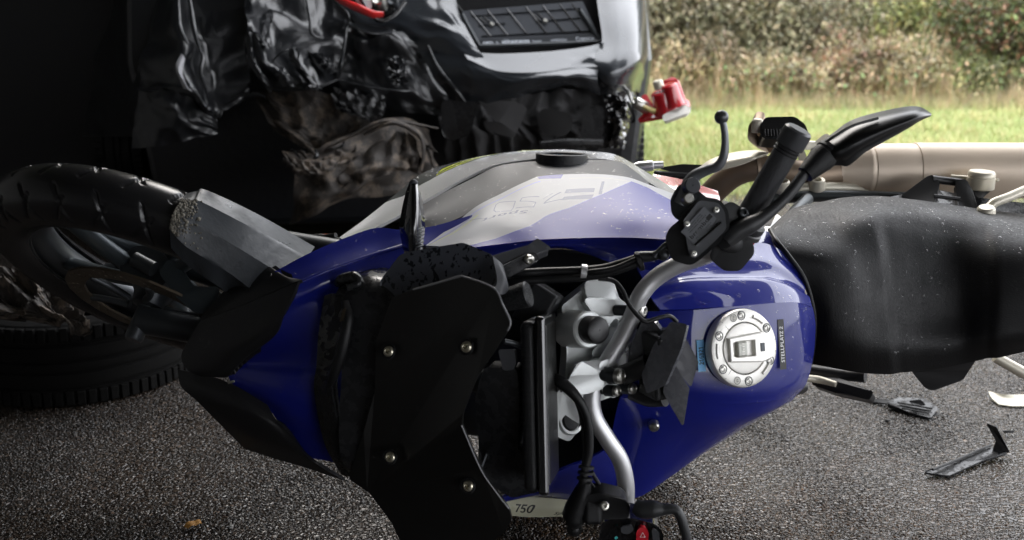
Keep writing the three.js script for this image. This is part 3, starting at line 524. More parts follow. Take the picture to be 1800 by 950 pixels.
  up('crushed_facet', [[[680, 100, 4.0], [700, 98, 3.97], [712, 104, 3.98]], [[684, 124, 3.98], [700, 126, 3.95], [714, 132, 3.97]], [[688, 146, 3.98], [704, 150, 3.96], [716, 148, 3.98]]], { disp: fold(0.014, 5, 5, 8) });
  part('crushed_fold', rod([[752, 80, 4.02, 0.004], [770, 120, 4.0, 0.008], [800, 156, 4.0, 0.008], [818, 180, 4.02, 0.004]], { rad: 9, squash: 0.6 }), M.carBlack, car);
  part('crushed_fold', rod([[600, 142, 4.02, 0.003], [650, 154, 4.0, 0.004], [700, 160, 4.0, 0.004], [720, 160, 4.02, 0.003]], { rad: 8 }), M.carBlack, car);
  // sooty underside sheet with splintered edge
  part('torn_sheet', patch([[[590, 160, 4.08], [630, 156, 4.06], [680, 170, 4.06]], [[586, 178, 4.04], [630, 184, 4.0], [676, 192, 4.0]], [[600, 196, 4.02], [640, 210, 3.97], [668, 214, 3.98]]], { th: 0.004, nu: 30, nv: 20, disp: fold(0.02, 4, 4, 5) }).geo, M.carPlastic, car);
  // lower corner of the bumper, dark blue black
  const c4 = patch([
    [[252, 140, 4.14], [300, 148, 4.06], [340, 160, 4.06], [380, 205, 4.1]],
    [[240, 190, 4.12], [290, 196, 4.03], [336, 210, 4.04], [382, 222, 4.1]],
    [[232, 262, 4.12], [286, 256, 4.08], [336, 244, 4.08], [380, 236, 4.12]],
  ], { nu: 40, nv: 30, th: 0.004, disp: (u, v) => 0.012 * ridge(u * 1.2, v * 1.2, 1.2) });
  part('bumper_corner', c4.geo, M.carBlack, car);
  // side of the car falling back into the dark
  const side = patch([
    [[40, -90, 5.4], [160, -90, 4.8], [300, -90, 4.3]],
    [[60, 80, 5.2], [160, 90, 4.7], [276, 90, 4.25]],
    [[90, 240, 5.0], [180, 240, 4.6], [240, 240, 4.2]],
  ], { nu: 30, nv: 30, th: 0.004, disp: (u, v) => 0.02 * ridge(u, v, 1.2) });
  part('side_panel', side.geo, M.carBlack, car);
  // torn inner liner, brown with dirt
  const l1 = patch([
    [[440, 158, 4.2], [520, 160, 4.1], [600, 170, 4.1], [660, 200, 4.16]],
    [[462, 196, 4.08], [530, 226, 4.02], [590, 240, 4.06], [650, 226, 4.12]],
    [[480, 228, 4.04], [530, 256, 4.0], [580, 268, 4.04], [640, 240, 4.1]],
  ], { nu: 60, nv: 40, th: 0.004, cr: 26, disp: (u, v) => 0.02 * noise2(u * 4 + 7, v * 2) + 0.006 * ridge(u * 4, v * 3, 1.6) });
  part('wheel_arch_liner', l1.geo, M.liner, car);
  const l2 = patch([
    [[494, 262, 4.0], [560, 262, 3.96], [640, 222, 3.98], [700, 208, 4.04], [756, 226, 4.1]],
    [[512, 290, 3.9], [570, 292, 3.88], [646, 262, 3.92], [706, 250, 3.98], [762, 264, 4.06]],
    [[520, 340, 3.88], [580, 338, 3.84], [640, 318, 3.88], [700, 306, 3.98], [766, 296, 4.06]],
    [[508, 396, 3.94], [560, 376, 3.88], [620, 352, 3.92], [700, 340, 4.0], [770, 318, 4.06]],
  ], { nu: 100, nv: 80, th: 0.004, cr: 26, disp: (u, v) => 0.02 * noise2(u * 3 + 1, v * 2) + 0.004 * ridge(u * 2, v * 1.5, 1.4) });
  part('underbody_liner', l2.geo, M.liner, car);
  // hanging torn strips
  part('torn_strip', rod([[640, 236, 3.9, 0.01], [690, 216, 3.88, 0.018], [730, 232, 3.9, 0.02], [752, 262, 3.92, 0.016], [762, 296, 3.94, 0.01]], { rad: 9, squash: 0.5 }), M.liner, car);
  part('torn_strip', rod([[700, 214, 3.92, 0.008], [735, 232, 3.9, 0.014], [745, 262, 3.9, 0.012], [740, 300, 3.92, 0.01]], { rad: 9, squash: 0.5 }), M.liner, car);
  part('torn_strip', rod([[570, 262, 3.92, 0.006], [620, 238, 3.9, 0.01], [680, 212, 3.88, 0.01], [770, 226, 3.96, 0.006]], { rad: 8, squash: 0.6 }), M.liner, car);
  { const r = rng(17); for (let k = 0; k < 16; k++) { const x = 496 + k * 17 + r() * 10, y = 256 - 2.2 * k + r() * 40 + (k > 8 ? 6 : 0), l = 14 + r() * 34, a = r() * 2.6 - 0.3; part('torn_strip', rod([[x, y, 3.93, 0.002], [x + Math.cos(a) * l * 0.4, y + Math.sin(a) * l * 0.5, 3.9, 0.005 + 0.006 * r()], [x + Math.cos(a + 0.5) * l, y + Math.sin(a + 0.4) * l, 3.91, 0.0015]], { rad: 7, squash: 0.45 }), k % 3 ? M.liner : M.carPlastic, car); } }
  part('underbody_liner', patch([[[500, 268, 3.92], [520, 280, 3.88], [560, 284, 3.88], [600, 262, 3.9]], [[498, 284, 3.9], [524, 296, 3.84], [566, 300, 3.84], [612, 276, 3.88]], [[510, 300, 3.9], [530, 308, 3.86], [572, 306, 3.86], [620, 284, 3.9]]], { nu: 30, nv: 16, th: 0.004, disp: (u, v) => 0.012 * noise2(u * 7, v * 4) }).geo, M.liner, car);
  part('underbody_liner', patch([[[604, 288, 3.9], [650, 262, 3.9], [700, 232, 3.92], [722, 236, 3.94]], [[596, 312, 3.86], [648, 292, 3.85], [704, 272, 3.88], [740, 276, 3.92]], [[610, 336, 3.86], [652, 316, 3.85], [708, 300, 3.9], [744, 310, 3.95]]], { nu: 40, nv: 24, th: 0.004, cr: 24, disp: (u, v) => 0.016 * noise2(u * 4 + 9, v * 2) + 0.004 * ridge(u * 1.6, v, 1.6) }).geo, M.liner, car);
  // grey felt and plastic trays below the bumper
  const f1 = patch([
    [[770, 176, 4.18], [840, 180, 4.12], [920, 168, 4.1], [1000, 160, 4.12], [1090, 166, 4.16]],
    [[775, 215, 4.12], [840, 214, 4.08], [900, 216, 4.1], [1000, 214, 4.08], [1095, 214, 4.16]],
    [[780, 250, 4.16], [850, 240, 4.06], [920, 248, 4.1], [1000, 246, 4.1], [1092, 250, 4.18]],
    [[780, 310, 4.2], [850, 310, 4.16], [920, 300, 4.16], [1000, 290, 4.16], [1088, 290, 4.2]],
  ], { nu: 120, nv: 60, th: 0.005, cr: 24, disp: (u, v) => 0.03 * noise2(u * 9 + 2, v * 2) + 0.01 * ridge(u * 5, v * 2, 1.4) });
  part('underbody_tray', f1.geo, M.felt, car);
  part('underbody_flap', plate([[840, 176, 4.0], [900, 176, 4.0], [926, 190, 4.02], [905, 238, 4.0], [880, 222, 3.97]], { th: 0.004, r: 6 }), M.felt, car);
  part('underbody_flap', plate([[850, 214, 3.96], [880, 216, 3.95], [908, 236, 3.97], [900, 242, 3.97], [856, 228, 3.97]], { th: 0.004, r: 5 }), M.felt, car);
  part('underbody_flap', plate([[952, 190, 4.02], [1004, 200, 4.0], [1006, 226, 4.0], [990, 240, 4.0], [956, 236, 4.02], [944, 214, 4.03]], { th: 0.005, r: 10 }), M.felt, car);
  part('underbody_flap', plate([[776, 178, 4.0], [842, 180, 3.98], [824, 238, 4.02], [790, 248, 4.04], [778, 236, 4.02]], { th: 0.004, r: 8 }), M.carPlastic, car);
  part('crossmember', rod([[950, 256, 4.0, 0.016], [1000, 252, 3.99, 0.018], [1060, 252, 4.0, 0.015]], { rad: 12 }), M.carPlastic, car);
  part('bracket', plate([[1028, 188, 4.02], [1060, 190, 4.02], [1056, 244, 4.02], [1024, 242, 4.02]], { th: 0.02, r: 8, bevel: 0.006 }), M.carPlastic, car);
  const s2 = patch([[[1060, 166, 4.1], [1096, 160, 4.1], [1120, 160, 4.2]], [[1070, 210, 4.1], [1096, 206, 4.06], [1106, 204, 4.2]], [[1066, 262, 4.14], [1082, 260, 4.12], [1094, 262, 4.22]]], { nu: 30, nv: 40, th: 0.004, cr: 24, disp: (u, v) => 0.02 * ridge(u * 0.8, v * 1.6, 1.8) });
  part('side_tray', s2.geo, M.gloss, car);
  // dark hull that closes the body behind the torn skins, with the upper body above the frame
  const hull = new THREE.Shape(); const HP = [[-1.3, 0.08], [0.5, 0.12], [0.56, 0.7], [0.52, 0.98], [0.38, 1.42], [0.28, 1.48], [-1.1, 1.48], [-1.22, 1.4], [-1.36, 0.98], [-1.38, 0.7]];
  HP.forEach(([x, y], i) => i ? hull.lineTo(x, y) : hull.moveTo(x, y)); hull.closePath();
  const hg = new THREE.ExtrudeGeometry(hull, { depth: 3.1, bevelEnabled: true, bevelSize: 0.04, bevelThickness: 0.08, bevelSegments: 3 }); hg.translate(-0.06, 0, -7.55);
  part('body', hg, M.carBlack, car);
  // rear window above the frame
  part('rear_window', plate([[420, -330, 4.75], [1020, -330, 4.75], [1080, -150, 4.42], [380, -150, 4.42]], { th: 0.01, r: 10 }), M.gloss, car);
  part('tailgate', plate([[360, -150, 4.36], [1110, -150, 4.36], [1130, -50, 4.3], [340, -50, 4.3]], { th: 0.03, r: 14, bevel: 0.01 }), M.carGrey, car);
  // wheels: only the right rear one shows
  for (const [x, z, name] of [[0.42, -4.72, 1], [-1.3, -6.9, 0], [0.42, -6.9, 0]]) {
    const w = part('wheel', carTyre(V(x, 0.31, z), V(1, 0, 0), 0.31, 0.2), M.rubber, car);
    part('rim', turned([[0.02, 0.03], [0.1, 0.035], [0.19, 0.05], [0.2, 0.07], [0.2, -0.07]], V(x, 0.31, z), V(1, 0, 0), 32), M.darkMetal, w);
  }
  // broken tail lamp in the crushed corner
  const lamp = part('tail_lamp', plate([[588, -24, 4.08], [640, -24, 4.05], [700, -20, 4.03], [690, 18, 4.0], [674, 32, 4.0], [640, 22, 4.03], [604, 4, 4.06]], { th: 0.03, r: 8, bevel: 0.004 }), M.gloss, car);
  part('lens', rod([[580, -10, 4.05, 0.012], [606, 4, 4.01, 0.014], [634, 16, 3.98, 0.015], [656, 25, 3.97, 0.014], [674, 25, 3.97, 0.009]], { rad: 12, squash: 0.7 }), phy([0.75, 0.03, 0.03], 0.15, 0, { clearcoat: 1 }), lamp, 'bright red curved lens rim');
  part('reflector', plate([[615, -14, 4.02], [650, -14, 4.0], [652, 14, 3.99], [636, 10, 4.0]], { th: 0.012, r: 5, bevel: 0.004 }), phy([0.85, 0.82, 0.82], 0.15, 0.2), lamp);
  part('bulb_socket', turned([[0.001, 0.01], [0.012, 0.012], [0.02, 0.02], [0.024, 0], [0.024, -0.03]], [668, 4, 4.0], D3(-0.3, 0.5, 1), 20), M.steel, lamp);
  part('bulb_socket', turned([[0.001, 0.01], [0.01, 0.012], [0.016, 0.018], [0.02, 0], [0.02, -0.03]], [690, 6, 4.02], D3(0, 0.4, 1), 20), M.darkMetal, lamp);
  part('lamp_trim', rod([[622, -20, 4.0, 0.008], [660, 34, 3.99, 0.006], [690, 30, 4.0, 0.008], [712, 4, 4.03, 0.008]], { rad: 10 }), M.gloss, lamp);
}
function carTyre(at, axis, R, w) {
  const prof = []; const h = w / 2;
  for (const [r, y] of [[0.62, -0.8], [0.68, -0.95], [0.8, -1.02], [0.92, -0.98], [0.975, -0.86], [0.99, -0.6], [0.965, -0.57], [0.965, -0.5], [0.998, -0.47], [1, -0.2], [0.97, -0.17], [0.97, -0.1], [1, -0.07], [1, 0.07], [0.97, 0.1], [0.97, 0.17], [1, 0.2], [0.998, 0.47], [0.965, 0.5], [0.965, 0.57], [0.99, 0.6], [0.975, 0.86], [0.92, 0.98], [0.8, 1.02], [0.68, 0.95], [0.62, 0.8]]) prof.push([r * R, y * h]);
  const g = [turned(prof, at, axis, 96, 25)];
  // shoulder blocks
  const bg = new RoundedBoxGeometry(0.016, 0.02, h * 0.34, 1, 0.003), fm = frame(axis);
  for (let i = 0; i < 72; i++) for (const s of [-1, 1]) { const b = bg.clone(); const a = i / 72 * 2 * Math.PI; b.rotateZ(0); b.rotateX(Math.PI / 2); b.rotateZ(0); b.applyMatrix4(new THREE.Matrix4().makeTranslation(R * 0.985, s * h * 0.8, 0)); b.applyMatrix4(new THREE.Matrix4().makeRotationY(a)); b.applyMatrix4(fm); b.translate(at.x, at.y, at.z); g.push(b); }
  return merged(g);
}
{ // red tail lamp dangling by its wires from the car's side
  const c = P(1165, 178, 4.0), t = thing('loose_tail_lamp', 'red tail lamp housing dangling by its wires at the side of the black car', 'tail lamp', c);
  part('back_plate', plate([[1122, 212, 4.0], [1136, 196, 4.02], [1160, 190, 4.03], [1210, 176, 4.02], [1213, 190, 3.98], [1170, 204, 3.97]], { th: 0.012, r: 3, bevel: 0.003 }), M.red, t);
  part('end_wall', plate([[1164, 144, 4.05], [1184, 136, 4.03], [1190, 142, 4.0], [1204, 180, 3.99], [1202, 190, 3.99], [1176, 160, 4.04]], { th: 0.012, r: 4, bevel: 0.003 }), M.red, t);
  const ax = D3(-0.3, 0.85, 0.3);
  part('bulb_chamber', turned([[0.001, 0.05], [0.03, 0.05], [0.036, 0.044], [0.04, 0], [0.05, -0.03]], [1168, 184, 4.0], ax, 26), M.red, t);
  part('bulb_chamber', turned([[0.001, 0.06], [0.024, 0.06], [0.03, 0.054], [0.034, 0], [0.04, -0.02]], [1184, 176, 3.98], ax, 26), M.red, t);
  part('bulb_holder', turned([[0.001, 0.03], [0.014, 0.03], [0.018, 0.024], [0.018, 0.0]], [1160, 156, 3.98], ax, 18), M.beige, t);
  part('lens_edge', plate([[1166, 204, 3.96], [1204, 186, 3.96], [1214, 190, 3.95], [1206, 198, 3.94], [1168, 212, 3.95]], { th: 0.02, r: 3, bevel: 0.004 }), std([0.75, 0.72, 0.66], 0.4), t);
  part('plug', turned([[0.001, 0.03], [0.018, 0.03], [0.021, 0.024], [0.021, -0.02], [0.016, -0.03]], [1128, 186, 4.0], D3(-0.8, 0.4, 0.3), 18), M.steel, t);
  part('wire', rod([[1104, 160, 4.08], [1112, 180, 4.0], [1124, 186, 4.0]], { r: 0.006, rad: 8 }), M.steel, t);
  part('wire', rod([[1104, 180, 4.06], [1110, 192, 4.0], [1116, 208, 3.99], [1112, 216, 4.0]], { r: 0.006, rad: 8 }), M.rubber, t);
  part('wire', rod([[1128, 186, 3.99], [1140, 192, 3.98], [1152, 196, 3.98]], { r: 0.009, rad: 8 }), std([0.6, 0.5, 0.2], 0.5), t);
  part('rim_arm', plate([[1128, 170, 4.04], [1136, 166, 4.04], [1148, 186, 4.0], [1142, 192, 4.0]], { th: 0.01, r: 3 }), M.red, t);
}
{ // dark vehicle that fills the left side
  const t = thing('dark_van', 'unlit black vehicle body filling the dark corner beyond the front wheel', 'van', V(-3, 0, -4.6));
  const s = new THREE.Shape(); [[-1.9, 0.08], [1.1, 0.08], [1.12, 0.6], [1.1, 1.0], [1.0, 1.6], [0.85, 1.75], [-1.8, 1.75]].forEach(([x, y], i) => i ? s.lineTo(x, y) : s.moveTo(x, y)); s.closePath();
  const g = new THREE.ExtrudeGeometry(s, { depth: 2.2, bevelEnabled: true, bevelSize: 0.05, bevelThickness: 0.08, bevelSegments: 4 }); g.translate(-2.55, 0, -7.0); part('body', g, std([0.006, 0.006, 0.007], 0.5), t);
  const w = part('wheel', carTyre(V(-1.62, 0.31, -4.95), V(1, 0, 0), 0.31, 0.2), M.rubber, t); part('rim', turned([[0.02, 0.06], [0.19, 0.08], [0.2, 0.1], [0.2, -0.1]], V(-1.62, 0.31, -4.95), V(1, 0, 0), 28), M.darkMetal, w);
}
{ // loose tyre lying flat in the shadow
  const c = G(120, 668); const at = V(c.x, 0.103, c.z - 0.1);
  const t = thing('car_tyre', 'car tyre lying flat on the ground under the motorcycle front wheel', 'tyre', V(at.x, 0, at.z));
  part('rubber_ring', carTyre(at, V(0, 1, 0), 0.3, 0.205), phy([0.005, 0.0048, 0.0045], 0.85, 0, { specularIntensity: 0.25, bumpMap: rep(T_FINE, 6), bumpScale: 0.0006 }), t);
}
{ // crumpled plastic arch liner on the tyre
  const p = patch([[[-60, 470, 2.7], [20, 478, 2.66], [75, 486, 2.62], [130, 540, 2.62]], [[-60, 520, 2.6], [30, 536, 2.56], [90, 540, 2.54], [150, 566, 2.56]], [[-60, 560, 2.6], [30, 566, 2.55], [100, 572, 2.52], [160, 590, 2.54]]], { nu: 60, nv: 40, th: 0.004, cr: 26, disp: (u, v) => 0.035 * ridge(u * 1.4 + 2, v * 1.1, 1.4) + 0.01 * ridge(u * 5, v * 5, 1.5) });
  single('torn_liner', p.geo, M.liner, 'crumpled muddy brown plastic liner lying on the loose tyre', 'plastic liner');
}

// ================================================================== the motorcycle
const bike = thing('motorcycle', 'blue and white adventure motorcycle lying on its side, wet with rain', 'motorcycle', V(0.05, 0, -2.0));
const add = (name, g, m, label) => part(name, g.geo ?? g, m, bike, label);
const UP = D3(0, 1, 0), RT = D3(1, 0, 0), TO = D3(0, 0, 1);
const LAT = D3(0.3, 0.92, 0.22).normalize();                          // across the handlebar, low grip to high grip
{ // ---------------------------------------------------------------- front wheel
  const C = P(285, 480, 2.12), A = D3(-0.259, -0.875, 0.406).normalize(), fm = frame(A);
  const onRing = (px, py, R) => { let best = 9, bd = 2; for (let d = 1.6; d < 2.3; d += 0.004) { const q = P(px, py, d).sub(C), y = q.dot(A), rad = q.addScaledVector(A, -y).length(), m = Math.hypot(rad - 0.275, y); if (m < R) return [px, py, d]; if (m < best) { best = m; bd = d; } } return [px, py, bd]; };
  const NU = 560, NV = 72, pos = [], uv = [], idx = [], Rc = 0.272, rr = 0.055, rz = 0.053;
  const grooves = (th, s) => { // sipes: slanted cuts, mirrored on both shoulders
    const n = 26, t = th / (2 * Math.PI) * n, side = s > 0 ? 0 : 0.5, as = Math.abs(s); let d = 0;
    const k = t + side - as * 0.55; let f = k - Math.floor(k); if (as > 0.12 && as < 0.95) d = Math.max(d, 1 - Math.abs(f - 0.5) / 0.055);
    const k2 = t + side + 0.38 + as * 0.7; f = k2 - Math.floor(k2); if (as > 0.35 && as < 0.85) d = Math.max(d, 1 - Math.abs(f - 0.5) / 0.05);
    return Math.max(0, Math.min(1, d * 2));
  };
  for (let j = 0; j <= NV; j++) for (let i = 0; i <= NU; i++) {
    const th = i / NU * 2 * Math.PI, a = (j / NV * 2 - 1) * 2.45, s = a / 2.45, tread = Math.abs(a) < 1.55;
    let R = Rc + Math.cos(a) * rr * (tread ? 1.02 : 1), y = Math.sin(a) * rz;
    if (tread) { const q = grooves(th, a / 1.55) * 0.0045; R -= Math.cos(a) * q; y -= Math.sin(a) * q; }
    if (Math.abs(Math.abs(a) - 1.62) < 0.05) y *= 0.985;
    const p = V(Math.cos(th) * R, y, Math.sin(th) * R).applyMatrix4(fm).add(C); pos.push(p.x, p.y, p.z); uv.push(th * Rc, a * rr);
  }
  for (let j = 0; j < NV; j++) for (let i = 0; i < NU; i++) { const a = j * (NU + 1) + i, b = a + 1, c = a + NU + 2, d = a + NU + 1; idx.push(a, d, c, a, c, b); }
  const wheel = add('front_wheel', geom(pos, idx, uv), std([0.011, 0.011, 0.012], 0.26, 0, { bumpMap: rep(T_FINE, 12), bumpScale: 0.0002 }));
  part('rim', turned([[0.23, 0.036], [0.238, 0.04], [0.236, 0.03], [0.222, 0.024], [0.212, 0.012], [0.21, 0], [0.212, -0.012], [0.222, -0.024], [0.236, -0.03], [0.238, -0.04], [0.23, -0.036]], C, A, 96), M.darkMetal, wheel);
  part('hub', turned([[0.012, 0.075], [0.03, 0.07], [0.034, 0.05], [0.045, 0.035], [0.045, -0.035], [0.034, -0.05], [0.03, -0.07], [0.012, -0.075]], C, A, 40), M.darkMetal, wheel);
  for (let k = 0; k < 5; k++) for (const s of [-1, 1]) { const a = k / 5 * 2 * Math.PI + 0.5 + s * 0.16, b = k / 5 * 2 * Math.PI + 0.5 + s * 0.05; const q = (R, th, y) => V(Math.cos(th) * R, y, Math.sin(th) * R).applyMatrix4(fm).add(C); part('spoke', rod([q(0.04, b, 0.02 * s), q(0.12, lerp(b, a, 0.5), 0.016 * s), q(0.215, a, 0.008 * s)], { r: 0.013, rad: 10, squash: 1.3 }), M.forkGrey, wheel); }
  for (const s of [1, -1]) { // drilled discs
    const sh = new THREE.Shape(); sh.absarc(0, 0, 0.153, 0, Math.PI * 2); const hole = new THREE.Path(); hole.absarc(0, 0, 0.117, 0, Math.PI * 2, true); sh.holes.push(hole);
    for (let k = 0; k < 40; k++) for (const [R, o] of [[0.128, 0], [0.136, 0.33], [0.144, 0.66]]) { if (k % 4 === 3) continue; const a = (k + o) / 40 * 2 * Math.PI, h = new THREE.Path(); h.absarc(Math.cos(a) * R, Math.sin(a) * R, 0.003, 0, Math.PI * 2, true); sh.holes.push(h); }
    const g = new THREE.ExtrudeGeometry(sh, { depth: 0.0045, bevelEnabled: false, curveSegments: 10 }); g.rotateX(-Math.PI / 2); g.translate(0, s * 0.07, 0); g.applyMatrix4(fm); g.translate(C.x, C.y, C.z);
    const disc = part('brake_disc', g, M.bronze, wheel);
    const arms = []; for (let k = 0; k < 6; k++) { const a = k / 6 * 2 * Math.PI; const q = (R, th) => V(Math.cos(th) * R, s * 0.072, Math.sin(th) * R).applyMatrix4(fm).add(C); arms.push(rod([q(0.04, a), q(0.08, a + 0.14), q(0.12, a + 0.1)], { r: 0.007, rad: 8 })); }
    part('disc_carrier', merged(arms), M.darkMetal, wheel);
  }
  // mudguard over the upper right of the tyre
  const mr = (list, R) => list.map(([x, y]) => onRing(x, y, R));
  const mg = patch([
    mr([[320, 350], [338, 352], [358, 357], [445, 402], [540, 454]], 0.072).map(([, , d], k) => [...[[328, 340], [346, 336], [364, 335], [455, 378], [553, 434]][k], d + 0.05]),
    mr([[320, 350], [338, 352], [358, 357], [445, 402], [540, 454]], 0.072),
    mr([[304, 376], [324, 384], [346, 394], [425, 440], [505, 490]], 0.078),
    mr([[298, 404], [314, 422], [336, 440], [402, 480], [460, 524]], 0.078),
    mr([[300, 436], [319, 456], [341, 476], [392, 510], [440, 550]], 0.07),
  ], { th: 0.005, nu: 40, nv: 40, linV: true, cr: 36 });
  const guard = add('front_mudguard', mg.geo, M.guard, 'dark grey mudguard spattered with grit');
  { const r = rng(19), list = []; for (let k = 0; k < 420; k++) { const u = Math.pow(r(), 1.7) * 0.55, v = 0.24 + 0.5 * r(); if (r() < u * 1.2) continue; const p = mg.at(u, v, 0.0004), c = 0.06 + 0.24 * r() * r(); list.push({ x: p.x, y: p.y, z: p.z, ry: r() * 6, rx: r() * 6, s: 0.0013 + 0.0036 * r() * r() * r(), c: lin(c * 1.1, c, c * 0.8) }); } const g = scatter('grit', new THREE.IcosahedronGeometry(1, 1), std([1, 1, 1], 0.7), list, bike); guard.add(g); g.userData.kind = 'stuff'; }
  // fork legs and axle
  const top = P(1040, 610, 1.98);
  for (const s of [-1, 1]) { const o = A.clone().multiplyScalar(s * 0.098), b = C.clone().add(o), dir = top.clone().sub(C).normalize(); add('fork_leg', rod([b, b.clone().addScaledVector(dir, 0.1), b.clone().addScaledVector(dir, 0.34), b.clone().addScaledVector(dir, 0.38)], { r: 0.026, rad: 22, seg: 6 }), M.darkMetal); add('fork_tube', rod([b.clone().addScaledVector(dir, 0.3), top.clone().add(o)], { r: 0.021, rad: 18, seg: 6 }), M.darkMetal); }
  add('axle', turned([[0.001, 0.14], [0.014, 0.14], [0.017, 0.135], [0.017, -0.135], [0.014, -0.14], [0.001, -0.14]], C, A, 20), M.darkMetal);
  // brake caliper and its bracket
  add('caliper_bracket', plate([[283, 480, 2.0], [296, 460, 2.0], [306, 462, 2.0], [340, 508, 1.98], [382, 508, 1.96], [372, 548, 1.96], [345, 548, 1.96], [312, 520, 1.98]], { th: 0.02, r: 6, bevel: 0.004 }), M.forkGrey);
  add('brake_caliper', [plate([[215, 474, 2.05], [235, 440, 2.06], [268, 440, 2.06], [296, 466, 2.04], [280, 500, 2.03], [240, 494, 2.03]], { th: 0.05, r: 10, bevel: 0.008 }), rod([[236, 456, 2.03], [270, 474, 2.02]], { r: 0.014 })], M.darkMetal);
}
const bodyParts = [];
{ // ---------------------------------------------------------------- beak and front cowl
  const keep = (name, p, mat, label) => { const m = add(name, p.geo ?? p, mat, label); bodyParts.push(m); return m; };
  // blue upper side of the cowl
  keep('front_cowl', patch([
    [[482, 478, 1.862], [540, 447, 1.872], [605, 419, 1.895], [660, 401, 1.915], [705, 404, 1.92], [760, 398, 1.94], [830, 378, 1.955]],
    [[500, 486, 1.852], [556, 462, 1.863], [620, 437, 1.885], [670, 421, 1.904], [712, 418, 1.912], [762, 412, 1.928], [826, 396, 1.94]],
    [[526, 496, 1.84], [580, 474, 1.85], [640, 453, 1.87], [680, 441, 1.89], [715, 432, 1.9], [762, 430, 1.91], [822, 430, 1.92]],
  ], { th: 0.004, nu: 50, nv: 14 }), M.blue);
  keep('front_cowl', patch([
    [[526, 497, 1.838], [580, 475, 1.848], [640, 454, 1.868], [710, 434, 1.895]],
    [[520, 520, 1.835], [575, 500, 1.845], [640, 480, 1.865], [710, 462, 1.89]],
    [[505, 546, 1.845], [560, 530, 1.855], [640, 520, 1.875], [710, 505, 1.9]],
    [[470, 600, 1.875], [560, 600, 1.87], [640, 600, 1.88], [700, 600, 1.9]],
    [[412, 640, 1.93], [520, 650, 1.885], [600, 650, 1.89], [700, 650, 1.91]],
    [[411, 672, 1.94], [500, 690, 1.895], [600, 690, 1.895], [700, 690, 1.915]],
    [[465, 712, 1.93], [520, 730, 1.905], [600, 730, 1.905], [700, 730, 1.925]],
    [[500, 756, 1.94], [540, 760, 1.925], [600, 770, 1.92], [700, 770, 1.94]],
    [[545, 806, 1.96], [570, 810, 1.955], [620, 820, 1.945], [700, 830, 1.95]],
  ], { th: 0.004, nu: 40, nv: 70, disp: (u, v) => 0.006 * smooth(0.48, 0.53, v) * smooth(0.75, 0.6, v) }), M.blue);
  // white edge line along the crease
  keep('cowl_edge', rod([[528, 496, 1.838], [580, 474.5, 1.848], [640, 453.5, 1.868], [712, 431, 1.898]], { r: 0.0045, rad: 14, squash: 0.8 }), M.blue);
  // black beak blade
  keep('beak', patch([
    [[352, 558, 1.95], [400, 505, 1.93], [436, 474, 1.92], [457, 461, 1.915], [470, 461, 1.91]],
    [[354, 566, 1.94], [410, 524, 1.9], [452, 492, 1.875], [478, 474, 1.87], [496, 484, 1.86]],
    [[368, 560, 1.925], [430, 535, 1.88], [478, 514, 1.85], [508, 500, 1.832], [530, 492, 1.83]],
  ], { th: 0.006, nu: 30, nv: 14 }), M.plasticDry);
  keep('beak', patch([
    [[350, 566, 1.93], [420, 540, 1.88], [480, 514, 1.846], [524, 496, 1.828]],
    [[330, 600, 1.95], [400, 580, 1.895], [470, 550, 1.85], [512, 526, 1.83]],
    [[318, 628, 1.96], [380, 620, 1.91], [450, 590, 1.86], [496, 560, 1.84]],
    [[330, 652, 1.95], [380, 650, 1.92], [430, 622, 1.89], [478, 596, 1.86]],
    [[352, 662, 1.95], [380, 664, 1.94], [402, 662, 1.93], [412, 640, 1.92]],
  ], { th: 0.006, nu: 30, nv: 40 }), M.plasticDry);
  // lower blade of the beak
  keep('beak', patch([
    [[312, 650, 1.98], [340, 656, 1.96], [400, 672, 1.93], [470, 712, 1.92]],
    [[318, 680, 1.97], [360, 690, 1.94], [420, 704, 1.915], [486, 740, 1.91]],
    [[345, 705, 1.96], [400, 724, 1.93], [460, 740, 1.91], [510, 764, 1.92]],
    [[390, 750, 1.98], [440, 766, 1.95], [500, 784, 1.935], [545, 808, 1.95]],
    [[430, 790, 2.02], [480, 806, 2.0], [540, 824, 1.98], [605, 846, 1.98]],
  ], { th: 0.006, nu: 40, nv: 40 }), M.plasticDry);
  keep('badge_clip', block([406, 672, 1.925], [0.012, 0.004, 0.003], D3(1, 0.3, 0), UP, 0.001), M.steel);
  // headlight surround: wet black shells left of the screen
  keep('headlight_trim', patch([
    [[628, 482, 1.86], [650, 472, 1.88], [672, 470, 1.88], [700, 480, 1.86]],
    [[596, 505, 1.82], [640, 490, 1.81], [672, 494, 1.8], [700, 500, 1.8]],
    [[588, 545, 1.8], [630, 540, 1.785], [668, 545, 1.78], [700, 550, 1.78]],
    [[600, 640, 1.81], [640, 640, 1.8], [680, 640, 1.79], [700, 640, 1.79]],
    [[596, 730, 1.83], [640, 730, 1.82], [690, 740, 1.81], [720, 740, 1.81]],
    [[598, 800, 1.85], [650, 810, 1.84], [700, 820, 1.83], [730, 820, 1.83]],
    [[620, 846, 1.9], [660, 860, 1.88], [710, 880, 1.87], [740, 880, 1.87]],
  ], { th: 0.006, nu: 30, nv: 60 }), M.plastic);
